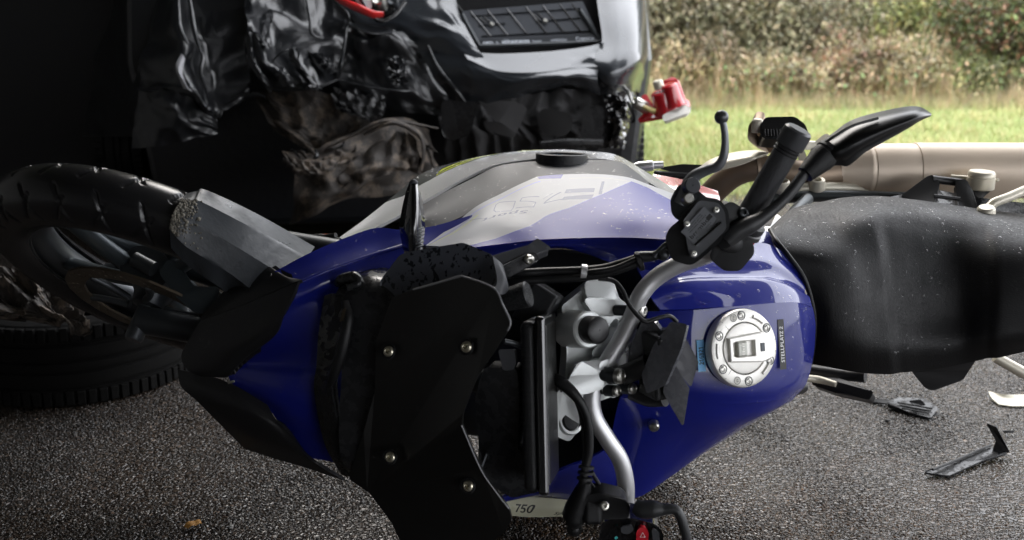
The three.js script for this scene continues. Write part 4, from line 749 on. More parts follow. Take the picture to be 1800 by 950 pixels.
  keep('headlight_trim', patch([
    [[570, 520, 1.83], [584, 516, 1.82], [604, 518, 1.8], [612, 530, 1.8]],
    [[560, 580, 1.83], [578, 580, 1.81], [604, 570, 1.785], [614, 560, 1.785]],
    [[556, 640, 1.84], [574, 640, 1.82], [596, 630, 1.79], [606, 620, 1.79]],
    [[552, 690, 1.86], [566, 690, 1.84], [582, 684, 1.81], [588, 670, 1.81]],
    [[570, 780, 1.89], [586, 780, 1.87], [600, 776, 1.86], [606, 770, 1.86]],
    [[600, 836, 1.92], [612, 838, 1.91], [624, 838, 1.9], [630, 836, 1.9]],
  ], { th: 0.006, nu: 20, nv: 50 }), M.plastic);
  keep('seal_strip', rod([[606, 530, 1.785, 0.006], [611, 560, 1.775, 0.009], [602, 610, 1.775, 0.01], [588, 655, 1.785, 0.008], [578, 680, 1.8, 0.004]], { rad: 10, squash: 0.8 }), M.rubber);
  keep('headlight_trim', rod([[592, 500, 1.83, 0.006], [600, 492, 1.82, 0.009], [622, 488, 1.81, 0.01], [630, 498, 1.8, 0.007], [610, 506, 1.8, 0.006]], { rad: 10 }), M.plastic);
  const ribs = []; for (let k = 0; k < 7; k++) ribs.push(rod([[602 - k * 0.8, 546 + k * 3.2, 1.772], [608 - k * 0.6, 543 + k * 3.2, 1.77]], { r: 0.0012, rad: 6, seg: 3 }));
  keep('seal_ribs', ribs, M.bronze);
}
{ // ---------------------------------------------------------------- right side: upper shroud with white and blue print
  const keep = (name, p, mat, label) => { const m = add(name, p.geo ?? p, mat, label); bodyParts.push(m); return m; };
  const sh = patch([
    [[748, 432, 1.9], [794, 398, 1.945], [836, 364, 1.985], [880, 341, 2.01], [923, 320, 2.03], [957, 309, 2.04], [1038, 306, 2.04], [1099, 311, 2.03], [1139, 324, 2.01], [1190, 343, 1.98]],
    [[770, 433, 1.888], [812, 408, 1.91], [850, 384, 1.935], [890, 366, 1.955], [930, 352, 1.965], [965, 345, 1.97], [1040, 340, 1.97], [1100, 344, 1.96], [1142, 352, 1.945], [1196, 366, 1.92]],
    [[790, 436, 1.875], [826, 422, 1.885], [862, 408, 1.895], [900, 396, 1.9], [938, 388, 1.905], [972, 384, 1.905], [1042, 380, 1.9], [1102, 380, 1.89], [1146, 384, 1.88], [1204, 392, 1.86]],
    [[814, 440, 1.862], [842, 434, 1.86], [874, 430, 1.86], [908, 426, 1.86], [944, 422, 1.855], [978, 420, 1.85], [1046, 418, 1.845], [1106, 418, 1.84], [1150, 420, 1.83], [1210, 424, 1.815]],
  ], { th: 0.005, nu: 70, nv: 30, metres: false, cr: 60 });
  const W = 2048, Hh = 1024, xy = (px, py) => { const [u, v] = sh.inv(px, py); return [u * W, v * Hh]; };
  const tex = canvasTex(W, Hh, (c) => {
    const poly = (pts, col) => { c.fillStyle = col; c.beginPath(); pts.forEach((p, i) => { const [x, y] = xy(...p); i ? c.lineTo(x, y) : c.moveTo(x, y); }); c.closePath(); c.fill(); };
    const line = (pts, col, w) => { c.strokeStyle = col; c.lineWidth = w; c.lineJoin = 'round'; c.beginPath(); pts.forEach((p, i) => { const [x, y] = xy(...p); i ? c.lineTo(x, y) : c.moveTo(x, y); }); c.stroke(); };
    const BL = '#1a1f96';
    c.fillStyle = BL; c.fillRect(0, 0, W, Hh);
    poly([[740, 440], [748, 430], [794, 397], [836, 363], [880, 340], [923, 319], [957, 300], [1038, 300], [1099, 305], [1139, 318], [1200, 340], [1180, 352], [1139, 330], [1110, 319], [1060, 341], [1000, 366], [930, 398], [870, 420], [832, 430], [818, 433], [790, 437], [748, 437]], '#abadb3');
    poly([[942, 304], [990, 304], [986, 314], [948, 315]], BL);
    line([[752, 434], [796, 404], [838, 371], [880, 350], [922, 329], [950, 319]], '#8b8fd8', 14);
    line([[752, 436], [790, 410], [826, 384]], BL, 9);
    line([[753, 437], [795, 411], [826, 390], [840, 378]], '#c9d426', 11);
    line([[840, 378], [880, 355], [930, 331], [968, 316]], '#aeb0bc', 5);
    line([[1110, 319], [1060, 341], [1000, 366], [930, 398], [870, 420], [832, 430]], '#7f84c9', 5);
    line([[1000, 314], [1060, 313], [1108, 320]], '#c8c6b0', 4);
    // the type name reads from the tail to the front, so it is seen upside down
    const write = (txt, a, b, d, font, col) => { const A = xy(...a), B = xy(...b), D = xy(...d); c.save(); c.setTransform((B[0] - A[0]) / 100, (B[1] - A[1]) / 100, (D[0] - A[0]) / 100, (D[1] - A[1]) / 100, A[0], A[1]); c.fillStyle = col; c.font = font; c.textBaseline = 'top'; c.restore ; const m = c.measureText(txt).width; c.scale(100 / m, 1); c.fillText(txt, 0, 0); c.restore(); };
    const stroke = (pts, w = 6) => line(pts, '#5f6686', w);
    // F
    poly([[1058, 319], [1063, 319], [1058, 342], [1052, 342]], '#5f6686'); poly([[996, 333], [1046, 331], [1044, 338], [992, 340]], '#5f6686'); poly([[992, 346], [1044, 342], [1040, 350], [986, 352]], '#5f6686');
    // 7
    stroke([[986, 338], [956, 358], [990, 350]], 10); stroke([[955, 350], [972, 340]], 5);
    // 5
    stroke([[948, 346], [918, 348], [914, 354], [942, 356], [938, 364], [906, 366]], 11);
    // 0
    stroke([[906, 354], [902, 366], [898, 371], [872, 373], [868, 370], [872, 360], [878, 356], [906, 354]], 10);
    write('Sport', [932, 377], [850, 390], [930, 369], 'italic bold 96px sans-serif', '#4a5274');
    stroke([[826, 388], [848, 384]], 7); stroke([[905, 375], [935, 373]], 4);
  });
  const shM = phy([1, 1, 1], 0.5, 0, { map: tex, specularIntensity: 0.4, clearcoat: 0.3, clearcoatRoughness: 0.3 });
  keep('upper_shroud', sh, shM, 'white and blue printed tank shroud');
  // dark blue facet under the crease
  keep('upper_shroud', patch([
    [[832, 440, 1.862], [908, 427, 1.86], [978, 421, 1.85], [1046, 419, 1.845], [1106, 419, 1.84], [1150, 421, 1.83], [1210, 425, 1.815]],
    [[860, 452, 1.858], [915, 438, 1.855], [980, 432, 1.848], [1044, 436, 1.842], [1110, 444, 1.836], [1160, 446, 1.826], [1215, 446, 1.812]],
    [[880, 460, 1.87], [920, 446, 1.866], [980, 436, 1.858], [1030, 446, 1.855], [1076, 462, 1.852], [1150, 476, 1.845], [1215, 470, 1.83]],
  ], { th: 0.005, nu: 50, nv: 10 }), M.blue);
  // grey recess panel
  keep('side_panel', patch([
    [[735, 364, 2.06], [780, 339, 2.09], [830, 314, 2.12], [870, 294, 2.14], [905, 287, 2.15], [950, 283, 2.155], [1035, 281, 2.155], [1087, 284, 2.14], [1115, 300, 2.1], [1142, 322, 2.05]],
    [[740, 380, 2.01], [784, 360, 2.035], [832, 338, 2.06], [876, 316, 2.085], [912, 303, 2.1], [952, 296, 2.1], [1035, 294, 2.1], [1080, 297, 2.09], [1108, 308, 2.06], [1140, 324, 2.03]],
    [[742, 402, 1.985], [796, 388, 1.985], [838, 366, 2.0], [882, 343, 2.022], [925, 322, 2.042], [958, 311, 2.052], [1036, 308, 2.052], [1074, 310, 2.048], [1102, 314, 2.035], [1140, 328, 2.015]],
  ], { th: 0.005, nu: 50, nv: 14 }), M.grey, 'matt grey recessed tank side panel');
  // outer white fin with lime stripe
  const fin = patch([
    [[596, 418, 2.02], [640, 386, 2.08], [690, 346, 2.16], [740, 306, 2.24], [790, 288, 2.28], [850, 274, 2.3], [920, 265, 2.31], [985, 263, 2.31], [1040, 266, 2.3], [1086, 273, 2.26], [1140, 304, 2.14], [1196, 340, 2.0]],
    [[600, 420, 2.015], [650, 394, 2.06], [702, 358, 2.12], [754, 324, 2.17], [806, 298, 2.21], [860, 280, 2.235], [924, 270, 2.25], [986, 268, 2.25], [1038, 271, 2.24], [1082, 278, 2.21], [1134, 310, 2.1], [1190, 344, 1.985]],
    [[604, 422, 2.01], [656, 402, 2.03], [710, 374, 2.065], [760, 345, 2.095], [815, 314, 2.13], [868, 291, 2.16], [928, 281, 2.17], [988, 278, 2.175], [1036, 279, 2.17], [1084, 284, 2.15], [1130, 314, 2.07], [1184, 346, 1.975]],
  ], { th: 0.005, nu: 90, nv: 16, metres: false });
  const finT = canvasTex(2048, 256, (c, w, h) => {
    c.fillStyle = '#d8d8d8'; c.fillRect(0, 0, w, h);
    c.fillStyle = '#33373c'; c.beginPath(); c.moveTo(0.16 * w, 0); c.lineTo(0.95 * w, 0); c.lineTo(0.82 * w, 0.1 * h); c.lineTo(0.58 * w, 0.06 * h); c.lineTo(0.4 * w, 0.3 * h); c.lineTo(0.28 * w, 0.38 * h); c.lineTo(0.2 * w, 0.3 * h); c.closePath(); c.fill();
    c.fillStyle = '#cdd81e'; c.beginPath(); c.moveTo(0.3 * w, 0.34 * h); c.lineTo(0.33 * w, 0.16 * h); c.lineTo(0.43 * w, 0.02 * h); c.lineTo(0.5 * w, 0.02 * h); c.lineTo(0.38 * w, 0.28 * h); c.closePath(); c.fill();
    c.beginPath(); c.moveTo(0.535 * w, 0); c.lineTo(0.6 * w, 0); c.lineTo(0.59 * w, 0.12 * h); c.lineTo(0.53 * w, 0.14 * h); c.closePath(); c.fill();
    c.strokeStyle = '#33373c'; c.lineWidth = 8; c.beginPath(); c.moveTo(0.31 * w, 0.3 * h); c.lineTo(0.42 * w, 0.1 * h); c.stroke();
  });
  keep('side_fin', fin, phy([1, 1, 1], 0.25, 0, { map: finT, clearcoat: 1, clearcoatRoughness: 0.08 }), 'white outer tank fin with lime stripe');
  // maker's roundel in its black cup
  const rc = P(987, 286, 2.16), ra = D3(0.02, 0.985, 0.17).normalize();
  const cup = keep('roundel_cup', turned([[0.001, 0.012], [0.0425, 0.012], [0.044, 0.016], [0.0465, 0.0175], [0.049, 0.016], [0.0495, 0.01], [0.047, -0.025], [0.046, -0.05]], rc, ra, 60), M.plasticDry);
  const rt = canvasTex(256, 256, (c) => {
    c.fillStyle = '#15171a'; c.fillRect(0, 0, 256, 256); c.fillStyle = '#e8eaec'; c.beginPath(); c.arc(128, 128, 124, 0, 6.3); c.fill(); c.fillStyle = '#17191c'; c.beginPath(); c.arc(128, 128, 119, 0, 6.3); c.fill();
    c.fillStyle = '#eef0f2'; c.font = 'bold 42px sans-serif'; c.textAlign = 'center'; c.textBaseline = 'middle'; [['B', -0.62], ['M', 0], ['W', 0.62]].forEach(([ch, a]) => { c.save(); c.translate(128, 128); c.rotate(a); c.fillText(ch, 0, -97); c.restore(); });
    c.fillStyle = '#e8eaec'; c.beginPath(); c.arc(128, 128, 78, 0, 6.3); c.fill(); for (const k of [0, 1, 2, 3]) { c.fillStyle = k % 2 ? '#4f9bd0' : '#f4f6f8'; c.beginPath(); c.moveTo(128, 128); c.arc(128, 128, 73, k * Math.PI / 2, (k + 1) * Math.PI / 2); c.closePath(); c.fill(); }
  });
  const dg = new THREE.CircleGeometry(0.0425, 48); dg.rotateX(-Math.PI / 2); dg.rotateY(Math.PI); dg.translate(0, 0.0132, 0); dg.applyMatrix4(frame(ra)); dg.translate(rc.x, rc.y, rc.z);
  part('roundel', dg, phy([1, 1, 1], 0.2, 0, { map: rt, clearcoat: 1 }), cup);
  // red and grey bits beyond the fin
  keep('spring_cover', patch([[[1148, 306, 2.2], [1200, 316, 2.16], [1262, 336, 2.1]], [[1150, 322, 2.16], [1200, 336, 2.1], [1266, 352, 2.06]], [[1160, 336, 2.14], [1204, 352, 2.08], [1262, 368, 2.04]]], { th: 0.006, nu: 16, nv: 10 }), M.red);
  keep('reflector', plate([[566, 412, 2.15], [584, 412.5, 2.15], [583, 418, 2.14], [568, 418, 2.14]], { th: 0.006, r: 1, bevel: 0.001 }), M.orange, 'small orange reflector under the white fin');
  keep('radiator_hose', rod([[530, 424, 2.16], [556, 418, 2.15], [580, 420, 2.14], [604, 428, 2.1]], { r: 0.007, rad: 10 }), M.rubber);
  keep('radiator_hose', rod([[552, 434, 2.14], [562, 420, 2.14], [590, 414, 2.12]], { r: 0.005, rad: 10 }), M.rubber);
  keep('hose_end', turned([[0.001, 0.03], [0.007, 0.03], [0.008, 0.01], [0.011, 0.008], [0.011, -0.02], [0.008, -0.03]], [1140, 292, 2.3], D3(1, 0.1, 0), 16), M.alu);
}
{ // ---------------------------------------------------------------- tank with filler cap
  const keep = (name, p, mat, label) => { const m = add(name, p.geo ?? p, mat, label); bodyParts.push(m); return m; };
  // upper shoulder facing the sky
  keep('fuel_tank', patch([
    [[1120, 470, 1.9], [1180, 452, 1.92], [1240, 438, 1.95], [1300, 428, 1.98], [1345, 428, 1.99], [1380, 446, 2.0], [1408, 478, 2.01]],
    [[1130, 492, 1.87], [1190, 474, 1.88], [1250, 466, 1.9], [1310, 462, 1.92], [1355, 466, 1.94], [1392, 484, 1.96], [1418, 506, 1.98]],
    [[1140, 520, 1.84], [1200, 506, 1.845], [1255, 500, 1.86], [1315, 498, 1.88], [1360, 500, 1.9], [1398, 510, 1.93], [1424, 524, 1.96]],
    [[1160, 548, 1.825], [1210, 546, 1.83], [1260, 542, 1.835], [1315, 537, 1.85], [1362, 533, 1.875], [1402, 532, 1.91], [1428, 540, 1.95]],
  ], { th: 0.006, nu: 50, nv: 30, disp: (u, v) => 0.006 * smooth(0.5, 0.62, v) - 0.006 * smooth(0.28, 0.42, v) * smooth(0.1, 0.5, u) }), M.blue);
  // top face with the cap, down to the lower shoulder
  keep('fuel_tank', patch([
    [[1140, 548, 1.84], [1210, 546, 1.83], [1260, 542, 1.835], [1315, 537, 1.85], [1362, 533, 1.875], [1402, 532, 1.91], [1429, 540, 1.955]],
    [[1130, 580, 1.845], [1200, 580, 1.832], [1255, 576, 1.836], [1315, 572, 1.852], [1365, 570, 1.876], [1408, 572, 1.91], [1434, 574, 1.965]],
    [[1120, 630, 1.85], [1190, 630, 1.836], [1250, 630, 1.838], [1315, 628, 1.853], [1366, 626, 1.878], [1408, 626, 1.915], [1430, 628, 1.97]],
    [[1110, 670, 1.855], [1180, 676, 1.842], [1240, 682, 1.842], [1305, 684, 1.856], [1358, 680, 1.88], [1398, 676, 1.92], [1418, 674, 1.97]],
    [[1090, 700, 1.87], [1170, 704, 1.858], [1235, 708, 1.856], [1300, 710, 1.868], [1350, 706, 1.89], [1384, 700, 1.93], [1402, 694, 1.97]],
  ], { th: 0.006, nu: 50, nv: 40 }), M.blue);
  keep('fuel_tank', patch([
    [[1090, 698, 1.87], [1170, 702, 1.858], [1235, 706, 1.856], [1300, 708, 1.868], [1350, 704, 1.89], [1386, 698, 1.93], [1404, 690, 1.97]],
    [[1080, 740, 1.9], [1160, 744, 1.885], [1230, 742, 1.88], [1280, 740, 1.89], [1330, 732, 1.91], [1364, 720, 1.94], [1390, 706, 1.97]],
    [[1070, 800, 1.94], [1140, 800, 1.93], [1200, 788, 1.93], [1240, 776, 1.93], [1290, 758, 1.94], [1330, 740, 1.96], [1360, 722, 1.98]],
    [[1060, 890, 2.0], [1110, 878, 2.0], [1136, 868, 2.0], [1180, 838, 2.0], [1240, 796, 1.99], [1300, 758, 1.99], [1350, 728, 2.0]],
  ], { th: 0.006, nu: 50, nv: 30 }), M.blue);
  // dark hollow between tank and headstock
  keep('tank_recess', patch([
    [[1000, 520, 1.98], [1100, 520, 1.96], [1180, 520, 1.88], [1225, 545, 1.835]],
    [[1000, 620, 1.98], [1090, 620, 1.97], [1170, 620, 1.9], [1215, 620, 1.85]],
    [[1000, 720, 2.0], [1080, 720, 2.0], [1140, 716, 1.95], [1190, 700, 1.87]],
  ], { th: 0.006, nu: 16, nv: 12 }), M.plasticDry);
  // lower shroud, towards the ground, with grey printed panel
  keep('lower_shroud', patch([
    [[880, 880, 1.9], [930, 850, 1.9], [990, 826, 1.9], [1050, 800, 1.92], [1090, 770, 1.93]],
    [[886, 884, 1.915], [940, 870, 1.925], [1000, 856, 1.94], [1060, 836, 1.95], [1110, 800, 1.955]],
    [[892, 876, 1.95], [950, 874, 1.965], [1010, 880, 1.985], [1070, 884, 2.0], [1130, 872, 2.0]],
  ], { th: 0.005, nu: 30, nv: 14 }), M.blue);
  const gp = patch([
    [[880, 870, 1.93], [930, 874, 1.955], [1000, 880, 1.98], [1060, 888, 2.0]],
    [[888, 890, 1.935], [930, 893, 1.955], [1000, 895, 1.98], [1060, 898, 2.0]],
    [[896, 907, 1.945], [940, 910, 1.965], [1000, 908, 1.985], [1060, 906, 2.0]],
  ], { th: 0.004, nu: 30, nv: 8, metres: false });
  const gt = canvasTex(1024, 256, (c, w, h) => { c.fillStyle = '#b9b79f'; c.fillRect(0, 0, w, h); c.fillStyle = '#101010'; c.strokeStyle = '#101010'; c.lineWidth = 18; c.lineJoin = 'round';
    c.save(); c.transform(1, 0, -0.5, 1, 60, 0); c.font = 'italic bold 150px sans-serif'; c.save(); c.translate(560, 200); c.rotate(0); c.fillText('750', -420, 0, 400); c.restore(); c.font = 'italic bold 60px sans-serif'; c.fillText('Sport', 590, 226); c.restore(); c.fillStyle = '#c4cf20'; c.fillRect(120, 0, 60, 30); });
  keep('lower_shroud', gp, phy([1, 1, 1], 0.35, 0, { map: gt, clearcoat: 0.6 }), 'grey printed panel of the lower shroud');
  // dark inner ducts behind the display
  keep('inner_cover', patch([
    [[880, 470, 1.93], [960, 445, 1.92], [1040, 450, 1.92], [1150, 480, 1.92]],
    [[870, 560, 2.0], [960, 560, 2.05], [1040, 560, 2.05], [1120, 560, 2.0]],
    [[850, 700, 2.0], [940, 700, 2.05], [1020, 700, 2.05], [1100, 700, 2.0]],
    [[840, 840, 1.96], [920, 850, 1.98], [1000, 830, 2.0], [1090, 780, 1.98]],
  ], { th: 0.006, nu: 24, nv: 24 }), M.plasticDry);
  // ------------------------------------------------ filler cap
  const cc = [1306, 612.5, 1.842], ax = D3(0.4, 0.02, 0.9).normalize(), across = D3(0.9, 0.06, -0.4).normalize();
  const up = ax.clone().cross(across).normalize();                    // along the bike's width, upwards in view
  const loc = (a, b, h) => P(...cc).addScaledVector(across, a).addScaledVector(up, b).addScaledVector(ax, h);
  const R = 0.064;
  const capM = std([0.8, 0.78, 0.73], 0.36, 0.45, { bumpMap: rep(T_FINE, 14), bumpScale: 0.0002, roughnessMap: null });
  const cap = keep('filler_cap', turned([[0.0425, 0.0045], [0.0435, 0.006], [0.059, 0.0062], [0.0625, 0.0045], [R, 0.001], [R, -0.012]], P(...cc), ax, 72), capM);
  part('cap_lid', turned([[0.001, 0.0078], [0.036, 0.0072], [0.0405, 0.006], [0.0415, 0.004], [0.0415, -0.004]], P(...cc), ax, 64), capM, cap);
  part('lid_gap', turned([[0.0405, 0.001], [0.0445, 0.001]], P(...cc), ax, 48), M.gloss, cap);
  const box = (a, b, h, w, l, t, rr = 0.0015) => block(loc(a, b, h), [w, l, t], across, up, rr);
  // raised bridge with its sunk lock
  const br = new THREE.Shape(); [[-0.03, -0.017], [0.03, -0.022], [0.047, -0.017], [0.05, -0.014], [0.05, 0.014], [0.047, 0.017], [0.03, 0.022], [-0.03, 0.017]].forEach(([x, y], i) => i ? br.lineTo(x, y) : br.moveTo(x, y)); br.closePath();
  const hp = new THREE.Path(); [[-0.028, -0.012], [-0.028, 0.012], [-0.02, 0.0145], [0.018, 0.0145], [0.018, -0.0145], [-0.02, -0.0145]].forEach(([x, y], i) => i ? hp.lineTo(x, y) : hp.moveTo(x, y)); hp.closePath(); br.holes.push(hp);
  const bg = new THREE.ExtrudeGeometry(br, { depth: 0.007, bevelEnabled: true, bevelSize: 0.0025, bevelThickness: 0.002, bevelSegments: 3 });
  bg.applyMatrix4(new THREE.Matrix4().makeBasis(across, up, ax)); { const o = loc(-0.002, 0, 0.006); bg.translate(o.x, o.y, o.z); }
  part('cap_bridge', bg, capM, cap);
  part('lock_flap', box(-0.011, 0, 0.0125, 0.019, 0.024, 0.008, 0.003), std([0.5, 0.5, 0.45], 0.45, 0.3), cap);
  for (let k = -2; k <= 2; k++) part('flap_rib', box(-0.011 , k * 0.0042, 0.0168, 0.005, 0.0016, 0.0014, 0.0006), capM, cap);
  part('lock_window', box(0.028, 0, 0.0155, 0.008, 0.014, 0.0015, 0.0006), M.darkMetal, cap);
  for (let k = 0; k < 6; k++) { const a = (k + 0.5) / 6 * 2 * Math.PI + 0.06; const o = loc(Math.cos(a) * 0.0535, Math.sin(a) * 0.0535, 0.0055); part('cap_screw', boltGeo(o, ax, 0.0058), M.steel, cap); const o2 = loc(Math.cos(a) * 0.0535, Math.sin(a) * 0.0535, 0.0058); part('screw_seat', turned([[0.0062, 0.0012], [0.0072, 0.0014], [0.0078, 0.0004]], o2, ax, 20), M.darkMetal, cap); }
  for (const [a0, len] of [[Math.PI * 0.08 + 0.55, 0.4], [-0.95, 0.4], [Math.PI - 0.22, 0.44]]) { const pts = []; for (let k = 0; k <= 5; k++) { const a = a0 + len * k / 5; pts.push(loc(Math.cos(a) * 0.0535, Math.sin(a) * 0.0535, 0.0058)); } part('cap_ridge', rod(pts, { r: 0.0032, rad: 8 }), capM, cap); }
  for (const a of [2.3, -2.3, 0.16, -0.16]) part('cap_seam', rod([loc(Math.cos(a) * 0.0435, Math.sin(a) * 0.0435, 0.0059), loc(Math.cos(a) * 0.0615, Math.sin(a) * 0.0615, 0.0056)], { r: 0.0005, rad: 5, seg: 3 }), M.darkMetal, cap);
  const e10 = (txt, a, b) => { const t = canvasTex(128, 128, (c) => { c.fillStyle = '#cbc8be'; c.fillRect(0, 0, 128, 128); c.strokeStyle = '#4a4a46'; c.lineWidth = 7; c.beginPath(); c.arc(64, 64, 54, 0, 6.3); c.stroke(); c.fillStyle = '#4a4a46'; c.font = 'bold 46px sans-serif'; c.textAlign = 'center'; c.textBaseline = 'middle'; c.fillText(txt, 64, 66); }); const g = new THREE.CircleGeometry(0.0068, 28); g.rotateZ(Math.PI / 2); g.applyMatrix4(new THREE.Matrix4().makeBasis(across, up, ax)); const o = loc(a, b, 0.0066); g.translate(o.x, o.y, o.z); part('fuel_mark', g, new THREE.MeshStandardMaterial({ map: t, roughness: 0.4 }), cap); };
  e10('E10', -0.019, 0.0505); e10('E5', -0.019, -0.0505);
  // stickers on the tank
  const tag = (name, txt, at, w, h, bg2, fg, fs, lab, mw = 440) => { const t = canvasTex(512, Math.round(512 * h / w), (c, W2, H2) => { c.fillStyle = bg2; c.fillRect(0, 0, W2, H2); c.fillStyle = fg; c.font = `bold ${fs}px sans-serif`; c.textAlign = 'center'; c.textBaseline = 'middle'; c.fillText(txt, W2 / 2, H2 / 2 + 2, mw); }); const g = new THREE.PlaneGeometry(w, h); g.rotateZ(Math.PI / 2); g.applyMatrix4(new THREE.Matrix4().makeBasis(across, up, ax)); const o = P(...at); g.translate(o.x, o.y, o.z); const m = add(name, g, new THREE.MeshStandardMaterial({ map: t, roughness: 0.45 }), lab); return m; };
  tag('tape_label', 'STELLPLATZ 2', [1375, 606, 1.879], 0.083, 0.0125, '#0c0c0e', '#e6e6e6', 58, 'narrow black tape with white letters on the tank');
  tag('tape_label', '216821', [1233, 626, 1.832], 0.051, 0.0145, '#86c8fa', '#14222e', 120, 'light blue tape with six digits on the tank', 300);
}
{ // ---------------------------------------------------------------- windscreen
  const keep = (name, p, mat, label) => { const m = add(name, p.geo ?? p, mat, label); bodyParts.push(m); return m; };
  keep('screen_base', plate([[670, 497, 1.79], [704, 452, 1.8], [716, 447, 1.795], [814, 430, 1.765], [864, 451, 1.74], [875, 500, 1.7], [860, 540, 1.7], [760, 610, 1.77], [690, 590, 1.8]], { th: 0.012, r: 4, bevel: 0.003 }), M.spotted, 'black screen base speckled with rain');
  keep('screen_base', patch([[[866, 450, 1.684], [878, 460, 1.69], [884, 466, 1.7]], [[874, 494, 1.672], [888, 490, 1.68], [894, 506, 1.69]], [[866, 512, 1.668], [880, 518, 1.672], [888, 517, 1.685]]], { th: 0.004, nu: 8, nv: 8 }), M.grey);
  const scr = [[690, 524, 1.73], [726, 510, 1.715], [805, 487, 1.675], [818, 487.5, 1.67], [868, 507, 1.65], [897, 567, 1.635], [892, 582, 1.636], [866, 622, 1.65], [838, 662, 1.665], [812, 728, 1.685], [811, 748, 1.69], [844, 824, 1.7], [869, 862, 1.71], [894, 895, 1.715], [898, 914, 1.72], [886, 936, 1.73], [850, 966, 1.76], [712, 968, 1.84], [690, 920, 1.85], [650, 866, 1.86], [614, 842, 1.87], [640, 760, 1.81], [660, 690, 1.785], [662, 600, 1.76]];
  const screen = keep('windscreen', plate(scr, { th: 0.005, r: 5, bevel: 0.0012 }), M.screen);
  part('screen_edge', rod([[640, 513, 1.744], [690, 497.5, 1.727], [726, 509, 1.713], [760, 500, 1.693], [805, 487, 1.672], [818, 487.5, 1.667], [868, 507, 1.647], [884, 538, 1.639], [897, 567, 1.632], [892, 582, 1.633]].slice(2), { r: 0.0016, rad: 6 }), std([0.2, 0.2, 0.21], 0.3), screen);
  part('screen_edge', rod([[811, 748, 1.688], [844, 824, 1.698], [869, 862, 1.707], [894, 895, 1.712]], { r: 0.0013, rad: 6 }), std([0.12, 0.12, 0.125], 0.3), screen);
  for (const [x, y, d] of [[682, 618, 1.748], [819, 610, 1.68], [685, 804, 1.798], [822, 855, 1.723]]) {
    const ax = D3(-0.35, 0.12, 0.93).normalize();
    part('grommet', turned([[0.001, -0.002], [0.0125, -0.002], [0.0125, 0.0015], [0.0115, 0.0022], [0.0092, 0.002], [0.009, -0.001]], [x, y, d - 0.004], ax, 28), M.rubber, screen);
    part('screen_bolt', boltGeo([x, y, d - 0.0075], ax, 0.0085), std([0.62, 0.58, 0.46], 0.3, 0.9), screen);
  }
  // screen stay with its light grey arm
  keep('screen_stay', plate([[868, 452, 1.74], [930, 434, 1.75], [945, 423, 1.755], [965, 437, 1.755], [940, 446, 1.745], [928, 448, 1.74], [884, 468, 1.73]], { th: 0.02, r: 2, bevel: 0.003 }), M.grey);
  keep('screen_stay', plate([[884, 470, 1.728], [928, 449, 1.738], [938, 446, 1.742], [944, 456, 1.75], [930, 466, 1.75], [890, 488, 1.735]], { th: 0.015, r: 3, bevel: 0.003 }), M.plastic);
  keep('stay_bolt', boltGeo([931, 458, 1.735], D3(0.3, -0.4, 0.8), 0.008), M.steel);
  keep('reflector', plate([[890, 480, 1.78], [908, 482, 1.78], [904, 486, 1.78]], { th: 0.006, r: 1, bevel: 0.001 }), M.orange, 'small orange reflector');
  keep('air_guide', turned([[0.001, 0.024], [0.018, 0.024], [0.02, 0.022], [0.017, -0.02], [0.012, -0.045]], [904, 524, 1.7], D3(0.9, 0.25, 0.3), 24), M.plastic);
  keep('display_arm', rod([[886, 600, 1.7], [906, 605, 1.71], [930, 618, 1.74]], { r: 0.004, rad: 8 }), M.darkMetal);
  // rider display seen along its edge
  const dax = D3(0.985, 0.02, 0.16).normalize();
  const disp = keep('display_housing', block([941, 708, 1.76], [0.026, 0.262, 0.12], dax, LAT.clone().lerp(UP, 0.85), 0.014), M.plastic);
  part('display_frame', block([962, 704, 1.755], [0.016, 0.268, 0.135], dax, LAT.clone().lerp(UP, 0.85), 0.006), M.gloss, disp);
  part('display_glass', block([971, 704, 1.755], [0.002, 0.24, 0.112], dax, LAT.clone().lerp(UP, 0.85), 0.0009), M.screen, disp);
  // brackets between the screen and the display
  keep('display_bracket', plate([[853, 649, 1.73], [906, 652, 1.72], [910, 700, 1.73], [906, 800, 1.77], [846, 796, 1.79], [838, 700, 1.76]], { th: 0.03, r: 6, bevel: 0.003 }), M.plastic);
  keep('display_bracket', plate([[878, 617, 1.72], [902, 616, 1.715], [905, 640, 1.715], [900, 650, 1.715], [886, 650, 1.72]], { th: 0.02, r: 3, bevel: 0.002 }), M.grey);
  keep('display_bracket', plate([[846, 800, 1.8], [900, 790, 1.79], [970, 820, 1.8], [968, 858, 1.84], [900, 874, 1.86], [858, 848, 1.83]], { th: 0.02, r: 6 }), M.plastic);
  keep('display_bracket', [block([946, 540, 1.83], [0.05, 0.07, 0.06], D3(0.8, -0.5, 0.2), D3(0.5, 0.8, 0.1), 0.006), block([920, 560, 1.86], [0.07, 0.08, 0.05], RT, UP, 0.01)], M.plastic);
  keep('bracket_edge', rod([[858, 808, 1.78], [856, 798, 1.78], [846, 822, 1.78], [840, 830, 1.78]], { r: 0.0025, rad: 7 }), M.darkMetal);
  keep('bracket_bolt', boltGeo([935, 828, 1.75], D3(0.2, 0.3, 0.9), 0.006), M.steel);
